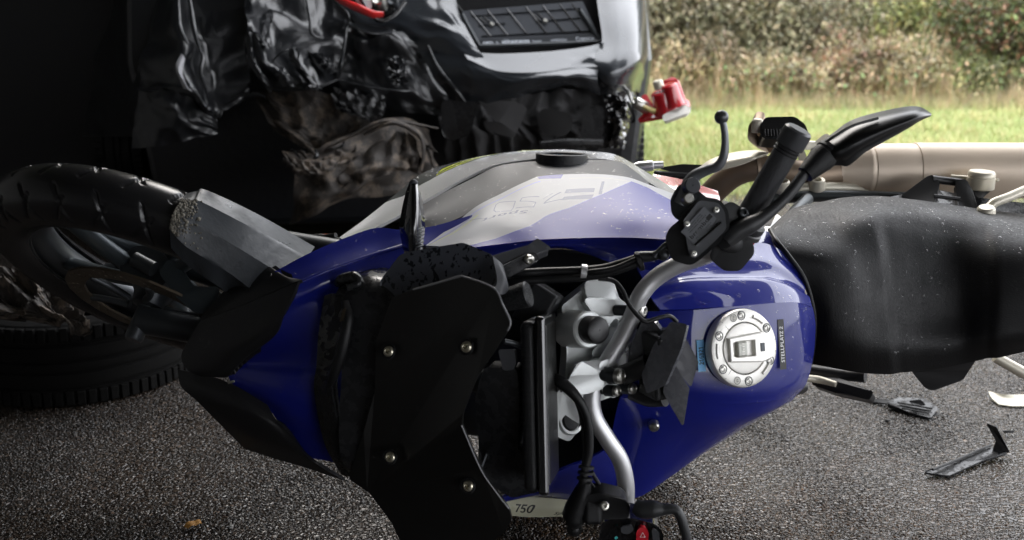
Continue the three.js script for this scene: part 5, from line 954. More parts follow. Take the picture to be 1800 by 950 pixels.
  // turn signal standing up from the cowl
  const ts = keep('turn_signal', patch([
    [[718, 324, 1.86], [722, 320, 1.855], [728, 318, 1.85], [734, 322, 1.855], [738, 334, 1.865]],
    [[710, 350, 1.865], [717, 350, 1.845], [727, 350, 1.835], [736, 352, 1.842], [743, 356, 1.865]],
    [[702, 398, 1.865], [713, 398, 1.84], [726, 398, 1.828], [738, 398, 1.838], [747, 398, 1.865]],
    [[708, 440, 1.87], [716, 442, 1.845], [727, 444, 1.838], [736, 443, 1.845], [742, 440, 1.87]],
  ], { th: 0.014, nu: 24, nv: 24 }), M.gloss);
  for (let k = 0; k < 6; k++) part('signal_rib', rod([[731, 404 + k * 6.2, 1.832], [738, 402.5 + k * 6.2, 1.838], [744.5, 400 + k * 6.2, 1.852]], { r: 0.0013, rad: 6, seg: 4 }), M.darkMetal, ts);
  part('signal_tip', rod([[721, 322, 1.853, 0.003], [727, 319, 1.849, 0.004], [733, 322, 1.852, 0.003]], { rad: 8 }), M.grey, ts);
}
{ // ---------------------------------------------------------------- top yoke, handlebar, controls
  const ax = D3(0.55, 0.1, 0.8).normalize();                          // the steering axis, towards the rider
  const yoke = add('top_yoke', plate([[995, 565, 1.827], [990, 540, 1.833], [1040, 500, 1.858], [1052, 495, 1.856], [1076, 497, 1.873], [1086, 526, 1.87], [1108, 545, 1.876], [1120, 575, 1.874], [1116, 620, 1.881], [1100, 640, 1.88], [1090, 690, 1.883], [1060, 700, 1.882], [1016, 720, 1.861], [1014, 756, 1.87], [1000, 774, 1.87], [978, 764, 1.855], [976, 704, 1.843], [996, 668, 1.837], [1000, 620, 1.83]], { th: 0.03, r: 6, bevel: 0.003 }), M.silver);
  part('yoke_rib', plate([[1030, 528, 1.821], [1042, 525, 1.824], [1096, 532, 1.842], [1100, 544, 1.84], [1094, 552, 1.836], [1046, 552, 1.822]], { th: 0.03, r: 5, bevel: 0.003 }), M.silver, yoke);
  part('yoke_rib', plate([[1030, 499, 1.836], [1040, 496, 1.838], [1068, 494, 1.853], [1078, 502, 1.855], [1080, 526, 1.856], [1036, 528, 1.83]], { th: 0.02, r: 6, bevel: 0.003 }), M.silver, yoke);
  part('yoke_rib', plate([[1112, 556, 1.863], [1118, 566, 1.863], [1108, 640, 1.861], [1092, 648, 1.854], [1072, 640, 1.845], [1090, 612, 1.853], [1098, 580, 1.857]], { th: 0.02, r: 6, bevel: 0.003 }), M.silver, yoke);
  // lower bar clamp
  part('bar_clamp', plate([[1003, 668, 1.802], [1018, 640, 1.798], [1058, 636, 1.811], [1060, 658, 1.802], [1058, 682, 1.806], [1030, 690, 1.801], [990, 692, 1.793]], { th: 0.04, r: 6, bevel: 0.003 }), M.silver, yoke);
  part('bar_clamp', plate([[1056, 640, 1.804], [1072, 634, 1.81], [1084, 642, 1.819], [1086, 680, 1.825], [1080, 698, 1.826], [1062, 690, 1.813], [1056, 664, 1.801]], { th: 0.03, r: 5, bevel: 0.003 }), M.silver, yoke);
  // hollow in the yoke and its badge
  part('yoke_hollow', plate([[1078, 566, 1.847], [1084, 560, 1.849], [1092, 576, 1.854], [1080, 616, 1.851], [1066, 634, 1.846], [1044, 632, 1.836], [1042, 620, 1.834], [1064, 590, 1.843]], { th: 0.004, r: 5, bevel: 0.001 }), std([0.42, 0.44, 0.44], 0.4, 0.5), yoke);
  const bt = canvasTex(128, 128, (c) => { c.fillStyle = '#15171a'; c.beginPath(); c.arc(64, 64, 64, 0, 6.3); c.fill(); c.fillStyle = '#cfd4d8'; c.beginPath(); c.arc(64, 64, 38, 0, 6.3); c.fill(); for (const k of [0, 1, 2, 3]) { c.fillStyle = k % 2 ? '#26303a' : '#dfe4e8'; c.beginPath(); c.moveTo(64, 64); c.arc(64, 64, 34, k * 1.5708, (k + 1) * 1.5708); c.closePath(); c.fill(); } });
  { const g = new THREE.CircleGeometry(0.0062, 28); g.rotateX(-Math.PI / 2); g.applyMatrix4(frame(ax)); const o = P(1100, 614, 1.838); g.translate(o.x, o.y, o.z); part('yoke_badge', g, new THREE.MeshStandardMaterial({ map: bt, roughness: 0.4 }), yoke); }
  // steering lock with printed knob
  const lk = [1018, 579, 1.82];
  part('lock_collar', turned([[0.022, 0.03], [0.027, 0.03], [0.0295, 0.027], [0.031, -0.03]], lk, D3(0.5, 0.02, 0.86), 40), M.silver, yoke);
  const kt = canvasTex(512, 256, (c) => { c.fillStyle = '#0b0b0c'; c.fillRect(0, 0, 512, 256); c.fillStyle = '#d5d8da'; c.font = 'bold 40px sans-serif'; c.save(); c.translate(150, 90); c.rotate(-0.05); c.fillText('IGN  FUEL', 0, 0); c.restore(); c.fillText('ON', 70, 200); c.fillText('OFF', 330, 200); c.fillRect(240, 150, 10, 40); });
  const knobM = std([0.012, 0.012, 0.013], 0.4);
  const knob = part('lock_knob', turned([[0.001, 0.058], [0.016, 0.058], [0.0205, 0.055], [0.0218, 0.05], [0.0222, 0.02]], lk, D3(0.5, 0.02, 0.86), 36), knobM, yoke);
  { const g = new THREE.CylinderGeometry(0.0222, 0.0224, 0.018, 32, 1, true, -1.2, 1.9); g.applyMatrix4(frame(D3(0.5, 0.02, 0.86))); const o = P(...lk).addScaledVector(D3(0.5, 0.02, 0.86).normalize(), 0.042); g.translate(o.x, o.y, o.z); const t = kt.clone(); part('knob_print', g, new THREE.MeshStandardMaterial({ map: kt, roughness: 0.4 }), knob); }
  // lower fork clamp ring
  part('fork_cap', turned([[0.001, 0.014], [0.016, 0.014], [0.0185, 0.01], [0.0195, -0.02]], [997, 738, 1.872], ax, 32), M.plasticDry, yoke);
  part('fork_ring', turned([[0.0195, 0.012], [0.024, 0.012], [0.026, 0.009], [0.027, -0.02]], [998, 738, 1.875], ax, 32), M.silver, yoke);
  part('clamp_slot', rod([[978, 706, 1.868], [988, 713, 1.866], [992, 718, 1.866]], { r: 0.0014, rad: 6 }), M.gloss, yoke);
  for (const [x, y, d, r] of [[1131, 547, 1.8, 0.011], [1152, 572, 1.8, 0.01], [1092, 662, 1.785, 0.0125], [1086, 688, 1.8, 0.009], [1114, 684, 1.81, 0.009]]) { part('clamp_bolt', boltGeo([x, y, d], D3(0.75, 0, 0.6), r), M.steel, yoke); part('bolt_sleeve', turned([[r * 0.9, 0.0], [r * 1.05, -0.003], [r * 1.05, -0.02], [r * 0.8, -0.022], [r * 0.8, -0.05]], [x - 2, y, d + 0.004], D3(0.75, 0, 0.6), 20), M.darkMetal, yoke); }
  // bar: one bent aluminium tube
  add('handlebar', rod([[1392, 250, 1.69], [1350, 326, 1.715], [1312, 388, 1.74], [1276, 428, 1.76], [1238, 450, 1.775], [1192, 466, 1.785], [1152, 490, 1.795], [1126, 520, 1.8], [1112, 556, 1.81], [1090, 600, 1.82], [1060, 650, 1.825], [1042, 690, 1.825], [1044, 730, 1.83], [1066, 770, 1.84], [1090, 808, 1.855], [1100, 850, 1.87], [1100, 900, 1.89], [1100, 1000, 1.93]], { r: 0.0141, rad: 28, seg: 20 }), M.alu);
  // right grip with ring and end weight
  const gd = P(1385, 262, 1.69).sub(P(1318, 376, 1.735)).normalize();
  const grip = add('throttle_grip', turned([[0.0142, -0.002], [0.0185, 0], [0.0188, 0.118], [0.0182, 0.121], [0.0142, 0.122]], [1316, 379, 1.737], gd, 36), std([0.045, 0.046, 0.05], 0.42, 0, { bumpMap: rep(T_BLOTCH, 5), bumpScale: 0.0006 }));
  for (const h of [0.112, 0.117]) part('grip_ring', turned([[0.0184, 0.0015], [0.0198, 0.001], [0.02, 0], [0.0198, -0.001], [0.0184, -0.0015]], P(1316, 379, 1.737).addScaledVector(gd, h), gd, 32), M.rubber, grip);
  part('bar_end', turned([[0.001, 0.03], [0.018, 0.03], [0.0212, 0.027], [0.022, 0.02], [0.0215, 0.001], [0.016, 0]], P(1316, 379, 1.737).addScaledVector(gd, 0.122), gd, 36), std([0.07, 0.072, 0.078], 0.35, 0.3), grip);
  part('grip_flange', turned([[0.02, 0.009], [0.03, 0.008], [0.033, 0.004], [0.033, -0.004], [0.031, -0.007], [0.0335, -0.009], [0.0335, -0.016], [0.03, -0.019], [0.02, -0.02]], [1309, 391, 1.737], gd, 44), M.control, grip);
  // right switch block
  const sw = add('switch_block', [plate([[1262, 372, 1.705], [1286, 360, 1.7], [1318, 382, 1.705], [1314, 408, 1.71], [1282, 424, 1.71], [1262, 404, 1.71]], { th: 0.05, r: 5, bevel: 0.005 }), plate([[1262, 430, 1.715], [1290, 412, 1.71], [1318, 430, 1.715], [1320, 444, 1.72], [1298, 470, 1.73], [1276, 470, 1.735], [1254, 452, 1.73]], { th: 0.045, r: 5, bevel: 0.006 })], M.control);
  part('switch_screw', boltGeo([1308, 374, 1.7], D3(0.3, 0.2, 0.9), 0.008), M.darkMetal, sw);
  part('start_button', plate([[1316, 414, 1.74], [1326, 408, 1.74], [1330, 416, 1.74], [1322, 430, 1.745], [1314, 430, 1.745]], { th: 0.012, r: 4, bevel: 0.003 }), phy([0.55, 0.03, 0.06], 0.4), sw);
  // brake reservoir
  const res = add('brake_reservoir', plate([[1199, 392, 1.7], [1232, 352, 1.7], [1262, 357, 1.695], [1274, 373, 1.69], [1276, 402, 1.69], [1254, 428, 1.695], [1222, 455, 1.705], [1212, 460, 1.71], [1186, 452, 1.72], [1176, 420, 1.72], [1182, 406, 1.71]], { th: 0.035, r: 7, bevel: 0.006 }), M.control);
  const lid = part('reservoir_lid', plate([[1202, 390, 1.69], [1230, 354, 1.69], [1262, 358, 1.686], [1273, 374, 1.682], [1275.5, 402, 1.682], [1253, 426, 1.686], [1222, 453, 1.695], [1214, 450, 1.697]], { th: 0.006, r: 6, bevel: 0.0015 }), std([0.13, 0.135, 0.145], 0.42), res);
  for (const [x, y] of [[1208.5, 394], [1260, 369], [1220.5, 446]]) { part('lid_screw', boltGeo([x, y, 1.683], D3(0.18, 0.15, 0.95), 0.0045), std([0.85, 0.84, 0.78], 0.3, 0.6), lid); }
  const lt = canvasTex(512, 512, (c) => { c.clearRect(0, 0, 512, 512); c.fillStyle = '#66686d'; c.fillRect(0, 0, 512, 512); c.fillStyle = '#08090a'; c.font = 'bold 34px sans-serif'; c.fillText('WARNING CLEAN', 120, 70); c.fillText('FILLER CAP BEFORE', 90, 120); c.fillText('REMOVING. USE ONLY', 80, 170); c.font = 'bold 120px sans-serif'; c.save(); c.translate(20, 300); c.fillText('brembo', 0, 0, 400); c.restore(); c.fillRect(405, 200, 90, 100); c.font = 'bold 34px sans-serif'; c.fillText('DOT 4 FLUID FROM A', 70, 370); c.fillText('SEALED CONTAINER', 60, 420); });
  { const a = P(1212, 421, 1.6915), b = P(1252, 377, 1.6855), x = b.clone().sub(a).normalize(), y = D3(-0.72, 0.62, 0.2), m = new THREE.Matrix4(); const n = D3(0.18, 0.15, 0.97).normalize(), yy = n.clone().cross(x).normalize(), nn = x.clone().cross(yy); const g = new THREE.PlaneGeometry(0.05, 0.034); g.applyMatrix4(m.makeBasis(x, yy, nn)); const o = a.clone().lerp(b, 0.5).addScaledVector(nn, 0.001); g.translate(o.x, o.y, o.z); part('lid_print', g, new THREE.MeshStandardMaterial({ map: lt, roughness: 0.45 }), lid); }
  part('lid_groove', rod([[1222, 431, 1.6905], [1268, 391, 1.681]], { r: 0.0016, rad: 6, seg: 4 }), M.gloss, lid);
  // brake lever
  const lever = add('brake_lever', rod([[1196, 358, 1.715, 0.012], [1206, 336, 1.71, 0.012], [1212, 322, 1.705, 0.0125], [1224, 308, 1.7, 0.0105], [1246, 298, 1.69, 0.0085], [1262, 292, 1.682, 0.0085], [1272, 276, 1.676, 0.008], [1275, 250, 1.67, 0.0065], [1273, 225, 1.666, 0.0062], [1269, 210, 1.664, 0.006]], { rad: 16, squash: 0.85 }), std([0.19, 0.2, 0.215], 0.4, 0.4));
  part('lever_ball', new THREE.SphereGeometry(0.0105, 24, 16).translate(...P(1268.5, 206, 1.664).toArray()), std([0.09, 0.093, 0.1], 0.3, 0.4), lever);
  part('adjuster_wheel', turned([[0.001, 0.006], [0.011, 0.006], [0.0125, 0.0045], [0.0125, -0.01]], [1216, 327, 1.693], D3(0.2, 0.1, 0.95), 26), std([0.06, 0.063, 0.07], 0.4, 0.4), lever);
  part('lever_pivot', [turned([[0.001, 0.002], [0.0065, 0.002], [0.0085, 0], [0.009, -0.012]], [1211, 349, 1.694], D3(0.2, 0.1, 0.95), 22), block([1211, 349, 1.6925], [0.012, 0.0015, 0.0012], D3(0.8, 0.5, 0), UP, 0.0004)], M.steel, lever);
  part('lever_clamp', plate([[1184, 352, 1.715], [1196, 330, 1.71], [1208, 326, 1.705], [1226, 342, 1.7], [1244, 356, 1.7], [1218, 378, 1.705], [1196, 384, 1.715], [1186, 374, 1.72]], { th: 0.03, r: 6, bevel: 0.005 }), M.darkMetal, lever);
  // mirror on its stalk
  const mir = add('mirror', patch([
    [[1437, 266, 1.73], [1448, 248, 1.73], [1466, 233, 1.735], [1496, 212, 1.74], [1540, 198, 1.745], [1590, 188, 1.75], [1618, 188, 1.752], [1637, 199, 1.75]],
    [[1440, 272, 1.715], [1454, 256, 1.705], [1474, 244, 1.7], [1502, 226, 1.7], [1544, 211, 1.705], [1592, 199, 1.71], [1618, 196, 1.72], [1637.5, 200, 1.745]],
    [[1446, 280, 1.705], [1462, 268, 1.69], [1482, 258, 1.685], [1510, 244, 1.682], [1552, 228, 1.685], [1596, 212, 1.695], [1620, 204, 1.71], [1638, 202, 1.742]],
    [[1452, 288, 1.71], [1470, 280, 1.695], [1488, 276, 1.692], [1514, 262, 1.69], [1550, 244, 1.695], [1594, 222, 1.702], [1620, 209, 1.715], [1637.5, 203.5, 1.742]],
    [[1458, 292, 1.73], [1476, 291, 1.725], [1493, 291, 1.725], [1522, 268, 1.728], [1554, 250, 1.73], [1592, 229, 1.732], [1618, 213, 1.738], [1637, 204.5, 1.748]],
  ], { th: 0.006, nu: 50, nv: 30 }), M.satin);
  part('mirror_glass', plate([[1450, 262, 1.752], [1472, 238, 1.755], [1540, 206, 1.765], [1616, 192, 1.77], [1630, 200, 1.77], [1550, 246, 1.76], [1494, 284, 1.755], [1466, 286, 1.752]], { th: 0.003, r: 6, bevel: 0.001 }), std([0.8, 0.8, 0.8], 0.05, 1), mir);
  part('mirror_seam', rod([[1452, 250, 1.7], [1470, 238, 1.695], [1500, 221, 1.695], [1544, 208, 1.7]], { r: 0.0022, rad: 7 }), M.plasticDry, mir);
  const stalk = add('mirror_stalk', rod([[1278, 424, 1.7, 0.013], [1296, 408, 1.697, 0.014], [1318, 396, 1.695, 0.0135], [1336, 386, 1.695, 0.0105], [1362, 366, 1.697, 0.0085], [1388, 340, 1.7, 0.0085], [1414, 306, 1.703, 0.0085], [1430, 288, 1.705, 0.0085]], { rad: 20 }), M.control);
  part('mirror_boot', turned([[0.001, -0.002], [0.0135, 0], [0.0205, 0.036], [0.0205, 0.043], [0.0195, 0.044], [0.0195, 0.047], [0.021, 0.049], [0.02, 0.056]], [1416, 307, 1.703], P(1452, 272, 1.71).sub(P(1416, 307, 1.703)), 32), M.rubber, stalk);
  part('stalk_base', turned([[0.001, 0.02], [0.014, 0.018], [0.0165, 0.0], [0.0165, -0.03]], [1282, 424, 1.712], D3(-0.5, 0.1, 0.8), 26), M.control, stalk);
  // hydraulic fitting and cables from the right side to the cowl
  add('hose_fitting', [rod([[1176, 442, 1.735, 0.008], [1164, 444, 1.74, 0.0075], [1150, 450, 1.745, 0.0075], [1128, 452, 1.75, 0.009], [1120, 456, 1.75, 0.0085]], { rad: 14 }), rod([[1150, 452, 1.73, 0.0035], [1160, 440, 1.73, 0.004], [1172, 430, 1.728, 0.0045], [1176, 434, 1.728, 0.004]], { rad: 10 }), new THREE.SphereGeometry(0.0095, 18, 12).translate(...P(1166, 448, 1.73).toArray())], M.darkMetal);
  for (const [pts, r] of [[[[1126, 452, 1.755], [1090, 464, 1.76], [1060, 472, 1.765], [1020, 476, 1.77], [960, 478, 1.775], [900, 480, 1.78], [840, 470, 1.84]], 0.0068], [[[1128, 460, 1.752], [1092, 474, 1.755], [1056, 484, 1.76], [1010, 489, 1.765], [960, 492, 1.77], [900, 496, 1.78], [850, 500, 1.84]], 0.0062], [[[1118, 456, 1.748], [1080, 472, 1.752], [1044, 478, 1.756], [1000, 482, 1.775], [940, 488, 1.79]], 0.0045]]) add('cable', rod(pts, { r, rad: 12 }), M.rubber);
  add('cable', rod([[1052, 490, 1.77], [1078, 494, 1.77], [1094, 510, 1.768], [1106, 536, 1.765], [1124, 558, 1.762], [1136, 566, 1.762], [1150, 562, 1.765], [1176, 556, 1.775], [1190, 566, 1.785]], { r: 0.0036, rad: 10 }), M.rubber);
  add('cable_tie', [turned([[0.0105, 0.005], [0.0125, 0.004], [0.0125, -0.004], [0.0105, -0.005]], [1026, 479, 1.766], D3(1, -0.12, 0), 22)], M.alu);
  add('cable_tie', [turned([[0.01, 0.004], [0.013, 0.003], [0.013, -0.003], [0.01, -0.004]], [1122, 457, 1.75], D3(1, 0.25, 0), 20), turned([[0.01, 0.004], [0.012, 0.003], [0.012, -0.003], [0.01, -0.004]], [1126, 463, 1.75], D3(1, 0.25, 0), 20)], M.rubber);
  // cables down to the low grip
  add('cable', rod([[974, 664, 1.79, 0.008], [988, 674, 1.78, 0.01], [1006, 690, 1.775, 0.009], [1024, 714, 1.775, 0.0068], [1034, 744, 1.78, 0.0066], [1036, 790, 1.79, 0.0066], [1030, 820, 1.795, 0.0068], [1024, 850, 1.8, 0.0065], [1020, 880, 1.82, 0.006]], { rad: 14 }), M.rubber);
  add('cable', rod([[1010, 694, 1.785], [1022, 730, 1.79], [1028, 780, 1.795], [1026, 840, 1.805], [1022, 880, 1.825]], { r: 0.0045, rad: 10 }), M.rubber);
  add('cable', rod([[1040, 830, 1.81], [1052, 850, 1.82], [1070, 876, 1.835]], { r: 0.0035, rad: 8 }), M.rubber);
  add('cable', rod([[1036, 846, 1.805], [1050, 862, 1.82], [1072, 876, 1.83]], { r: 0.002, rad: 8 }), M.rubber);
  add('cable_tie', [0, 1, 2].map((k) => turned([[0.008, 0.003], [0.0125, 0.002], [0.0125, -0.002], [0.008, -0.003]], [1031 - k * 1.5, 822 + k * 10, 1.796], D3(0.12, 1, 0), 20)), M.rubber);
  // clutch lever side: boot, perch, ball, switch block
  add('clutch_boot', [rod([[1030, 846, 1.8, 0.009], [1024, 866, 1.81, 0.016], [1014, 892, 1.82, 0.021], [1008, 910, 1.825, 0.022], [1004, 914, 1.828, 0.016]], { rad: 18, squash: 0.9 }), block([1042, 896, 1.815], [0.03, 0.045, 0.03], RT, UP, 0.008)], M.rubber);
  const perch = add('clutch_perch', plate([[1036, 874, 1.795], [1060, 872, 1.79], [1094, 880, 1.8], [1104, 892, 1.8], [1102, 908, 1.81], [1060, 910, 1.81], [1034, 904, 1.81]], { th: 0.035, r: 5, bevel: 0.004 }), M.plasticDry);
  part('perch_bolt', boltGeo([1063, 890, 1.785], D3(0.1, 0.2, 0.95), 0.0075), std([0.7, 0.68, 0.6], 0.3, 0.9), perch);
  add('clutch_lever', new THREE.SphereGeometry(0.013, 24, 16).translate(...P(1010, 930, 1.86).toArray()), M.plasticDry);
  add('mirror_stalk', rod([[1118, 890, 1.8, 0.012], [1130, 896, 1.795, 0.0145], [1150, 896, 1.79, 0.014], [1166, 896, 1.788, 0.0095], [1184, 896, 1.785, 0.008], [1194, 904, 1.785, 0.0078], [1202, 926, 1.79, 0.0078], [1208, 952, 1.8, 0.0078], [1214, 990, 1.82, 0.0078]], { rad: 18 }), M.control);
  const lsw = add('switch_block', [plate([[1062, 925, 1.82], [1078, 918, 1.815], [1110, 918, 1.81], [1150, 928, 1.815], [1160, 940, 1.82], [1160, 975, 1.84], [1056, 975, 1.84]], { th: 0.05, r: 6, bevel: 0.006 }), plate([[1092, 908, 1.83], [1116, 910, 1.83], [1114, 924, 1.83], [1092, 922, 1.83]], { th: 0.03, r: 3, bevel: 0.003 })], M.gloss);
  const hz = part('hazard_button', plate([[1121, 936, 1.806], [1126, 930, 1.805], [1134, 930, 1.805], [1138, 936, 1.806], [1137, 962, 1.82], [1120, 962, 1.82]], { th: 0.01, r: 4, bevel: 0.002 }), phy([0.6, 0.015, 0.03], 0.3, 0, { clearcoat: 0.6 }), lsw, 'red hazard button with white triangle');
  { const tri = [[1130, 937, 1.8045], [1134.5, 945, 1.8075], [1125.5, 945, 1.8075], [1130, 937, 1.8045], [1134, 944.5, 1.8075]].map((p) => { p[2] -= 0.0018; return p; }); const cv = []; for (const [a, b] of [[0, 1], [1, 2], [2, 3]]) cv.push(rod([tri[a], tri[b]], { r: 0.0005, rad: 6, seg: 2 })); part('hazard_mark', cv, std([0.85, 0.82, 0.8], 0.4), hz); }
  part('thumb_key', plate([[1094, 928, 1.803], [1110, 926, 1.8], [1112, 932, 1.802], [1104, 938, 1.806], [1094, 936, 1.806]], { th: 0.006, r: 3, bevel: 0.002 }), M.grey, lsw);
  part('thumb_key', plate([[1148, 932, 1.806], [1156, 936, 1.808], [1158, 952, 1.816], [1150, 950, 1.814]], { th: 0.006, r: 3, bevel: 0.002 }), M.grey, lsw);
  part('key_mark', block([1083, 946, 1.806], [0.005, 0.004, 0.001], D3(1, 0.6, 0), UP, 0.0005), std([0.05, 0.5, 0.5], 0.4), lsw);
  // black cradle between the yoke and the tank
  const cr2 = add('navigation_mount', [
    plate([[1180, 568, 1.745], [1206, 572, 1.735], [1196, 612, 1.735], [1168, 676, 1.745], [1138, 690, 1.76], [1130, 660, 1.77], [1150, 610, 1.76]], { th: 0.012, r: 3, bevel: 0.002 }),
    plate([[1130, 570, 1.79], [1146, 566, 1.785], [1160, 584, 1.78], [1130, 650, 1.79], [1106, 640, 1.8], [1112, 610, 1.8]], { th: 0.03, r: 4, bevel: 0.003 })], M.wetGrey);
  part('mount_wing', plate([[1203, 594, 1.745], [1226, 637, 1.755], [1214, 678, 1.765], [1188, 642, 1.752]], { th: 0.01, r: 2, bevel: 0.002 }), M.wetGrey, cr2);
  part('mount_wing', plate([[1187, 645, 1.75], [1210, 684, 1.765], [1200, 746, 1.785], [1168, 690, 1.768], [1170, 676, 1.765]], { th: 0.01, r: 2, bevel: 0.002 }), M.wetGrey, cr2);
  part('mount_body', block([1162, 640, 1.795], [0.05, 0.105, 0.05], D3(0.85, 0.1, -0.5), D3(0.32, 0.94, 0.05), 0.006), M.plastic, cr2);
  part('mount_latch', plate([[1158, 586, 1.77], [1168, 582, 1.765], [1152, 634, 1.77], [1142, 642, 1.775]], { th: 0.01, r: 2, bevel: 0.002 }), M.forkGrey, cr2);
  part('mount_arm', [rod([[1096, 660, 1.81], [1120, 650, 1.79], [1140, 640, 1.78]], { r: 0.016, rad: 14 }), rod([[1110, 688, 1.83], [1140, 700, 1.82], [1170, 700, 1.8]], { r: 0.014, rad: 14 })], M.plasticDry, cr2);
  add('tank_bolt', turned([[0.001, 0.004], [0.007, 0.003], [0.009, 0], [0.009, -0.01]], [1150, 752, 1.87], D3(0, -0.5, 0.8), 20), M.steel);
}
{ // ---------------------------------------------------------------- saddle
  const seat = patch([
    [[1352, 402, 2.06], [1392, 368, 2.16], [1440, 356, 2.18], [1488, 347, 2.2], [1545, 345, 2.21], [1600, 350, 2.22], [1660, 358, 2.22], [1730, 368, 2.22], [1830, 380, 2.22]],
    [[1358, 410, 2.03], [1400, 384, 2.1], [1450, 372, 2.12], [1496, 364, 2.13], [1550, 360, 2.145], [1604, 364, 2.155], [1664, 372, 2.16], [1734, 382, 2.16], [1830, 394, 2.16]],
    [[1366, 422, 2.01], [1416, 412, 2.04], [1462, 402, 2.06], [1506, 392, 2.065], [1556, 384, 2.08], [1612, 388, 2.1], [1672, 400, 2.11], [1738, 410, 2.1], [1830, 420, 2.09]],
    [[1386, 450, 1.99], [1440, 448, 1.995], [1482, 444, 2.01], [1520, 438, 2.03], [1566, 432, 2.05], [1620, 434, 2.07], [1680, 442, 2.08], [1744, 448, 2.06], [1830, 452, 2.05]],
    [[1414, 490, 1.99], [1456, 492, 1.985], [1496, 492, 1.995], [1530, 492, 2.02], [1574, 492, 2.04], [1626, 492, 2.06], [1684, 494, 2.065], [1748, 496, 2.04], [1830, 498, 2.03]],
    [[1430, 550, 2.0], [1462, 550, 1.985], [1500, 550, 1.99], [1536, 552, 2.015], [1580, 554, 2.035], [1630, 554, 2.055], [1688, 554, 2.06], [1746, 552, 2.03], [1830, 550, 2.02]],
    [[1430, 600, 2.02], [1462, 602, 2.0], [1500, 606, 2.0], [1540, 610, 2.015], [1584, 612, 2.03], [1632, 610, 2.045], [1690, 604, 2.05], [1744, 596, 2.03], [1830, 586, 2.02]],
    [[1424, 640, 2.06], [1458, 646, 2.04], [1500, 654, 2.04], [1542, 658, 2.05], [1588, 658, 2.06], [1632, 654, 2.07], [1690, 644, 2.07], [1746, 632, 2.06], [1830, 612, 2.06]],
  ], { th: 0.012, nu: 96, nv: 70, disp: (u, v) => -0.0055 * smooth(0.435, 0.51, u) * smooth(0.895, 0.86, u) * smooth(0.2, 0.33, v + 0.12 * Math.abs(u - 0.66)) });
  const T_SEATR = dataTex(1024, 1024, (u, v) => { const st = fbm(u, v * 0.2 + 0.1, 60, 3), sp = fbm(u, v, 90, 3, tn2), n = fbm(u, v, 6, 3, tn2); return [138 + 24 * n + 26 * st * smooth(-0.3, 0.5, n) + 36 * sp]; });
  const T_SEATB = dataTex(1024, 1024, (u, v) => [128 + 60 * fbm(u, v, 90, 2) + 70 * Math.max(0, fbm(u, v, 30, 3, tn2) - 0.12)]);
  const sm = add('saddle', seat.geo, phy([0.005, 0.005, 0.0055], 0.95, 0, { specularIntensity: 0.5, roughnessMap: rep(T_SEATR, 2.2), bumpMap: rep(T_SEATB, 3.2), bumpScale: 0.0006 }), 'black wet saddle covered in rain drops'); bodyParts.push(sm);
  part('saddle_seam', rod([[1354, 404, 2.045], [1366, 424, 2.0], [1388, 452, 1.982], [1415, 492, 1.982], [1431, 550, 1.992], [1431, 600, 2.012], [1425, 640, 2.05]], { r: 0.0045, rad: 9 }), M.rubber, sm);
  add('saddle_base', plate([[1600, 640, 2.12], [1712, 630, 2.1], [1700, 648, 2.12], [1690, 664, 2.13], [1640, 682, 2.14], [1630, 678, 2.14], [1612, 656, 2.13]], { th: 0.04, r: 5, bevel: 0.006 }), M.plasticDry);
  // tail frame, grab bracket, rack
  add('grab_bracket', [plate([[1586, 346, 2.26], [1632, 312, 2.28], [1642, 310, 2.28], [1650, 322, 2.27], [1646, 352, 2.25], [1640, 362, 2.23]], { th: 0.02, r: 4, bevel: 0.003 }), plate([[1682, 318, 2.27], [1698, 318, 2.27], [1708, 336, 2.26], [1718, 370, 2.23], [1688, 366, 2.23], [1684, 340, 2.26]], { th: 0.02, r: 4, bevel: 0.003 }), rod([[1638, 315, 2.28], [1662, 318, 2.285], [1692, 322, 2.28]], { r: 0.008, rad: 12 }), rod([[1642, 345, 2.25], [1688, 350, 2.25]], { r: 0.004, rad: 10 })], M.plasticDry);
  add('rear_panel', plate([[1560, 346, 2.3], [1640, 334, 2.32], [1712, 348, 2.31], [1830, 362, 2.3], [1830, 400, 2.26], [1720, 380, 2.26]], { th: 0.02, r: 4 }), M.plastic);
  add('rack_tube', rod([[1722, 372, 2.22], [1738, 366, 2.22], [1750, 356, 2.22], [1776, 346, 2.23], [1830, 322, 2.26]], { r: 0.0095, rad: 16 }), M.beige);
  add('rack_foot', turned([[0.001, 0.012], [0.014, 0.012], [0.017, 0.008], [0.018, -0.006]], [1734, 374, 2.2], D3(-0.1, 0.85, 0.4), 22), M.beige);
  add('frame_tube', [rod([[1338, 352, 2.34], [1410, 346, 2.34], [1500, 345, 2.34], [1600, 348, 2.34]], { r: 0.012, rad: 16 }), rod([[1420, 350, 2.32], [1404, 366, 2.28], [1384, 390, 2.2], [1366, 408, 2.12]], { r: 0.0125, rad: 16 })], std([0.1, 0.11, 0.115], 0.4, 0.6));
  add('frame_gusset', plate([[1318, 400, 2.16], [1356, 400, 2.14], [1366, 378, 2.2], [1374, 384, 2.18], [1364, 420, 2.1], [1380, 440, 2.06], [1350, 440, 2.06]], { th: 0.012, r: 3, bevel: 0.002 }), std([0.5, 0.5, 0.5], 0.4, 0.5));
  add('tank_tail', patch([[[1318, 408, 2.06], [1352, 408, 2.08], [1372, 440, 2.05]], [[1310, 430, 2.0], [1346, 430, 2.02], [1376, 452, 2.02]], [[1304, 452, 1.96], [1344, 456, 1.98], [1384, 466, 2.0]]], { th: 0.005, nu: 12, nv: 12 }), M.blue);
  add('inner_shell', plate([[1376, 396, 2.28], [1500, 362, 2.3], [1580, 358, 2.3], [1580, 420, 2.26], [1420, 440, 2.2]], { th: 0.02, r: 4 }), M.gloss);
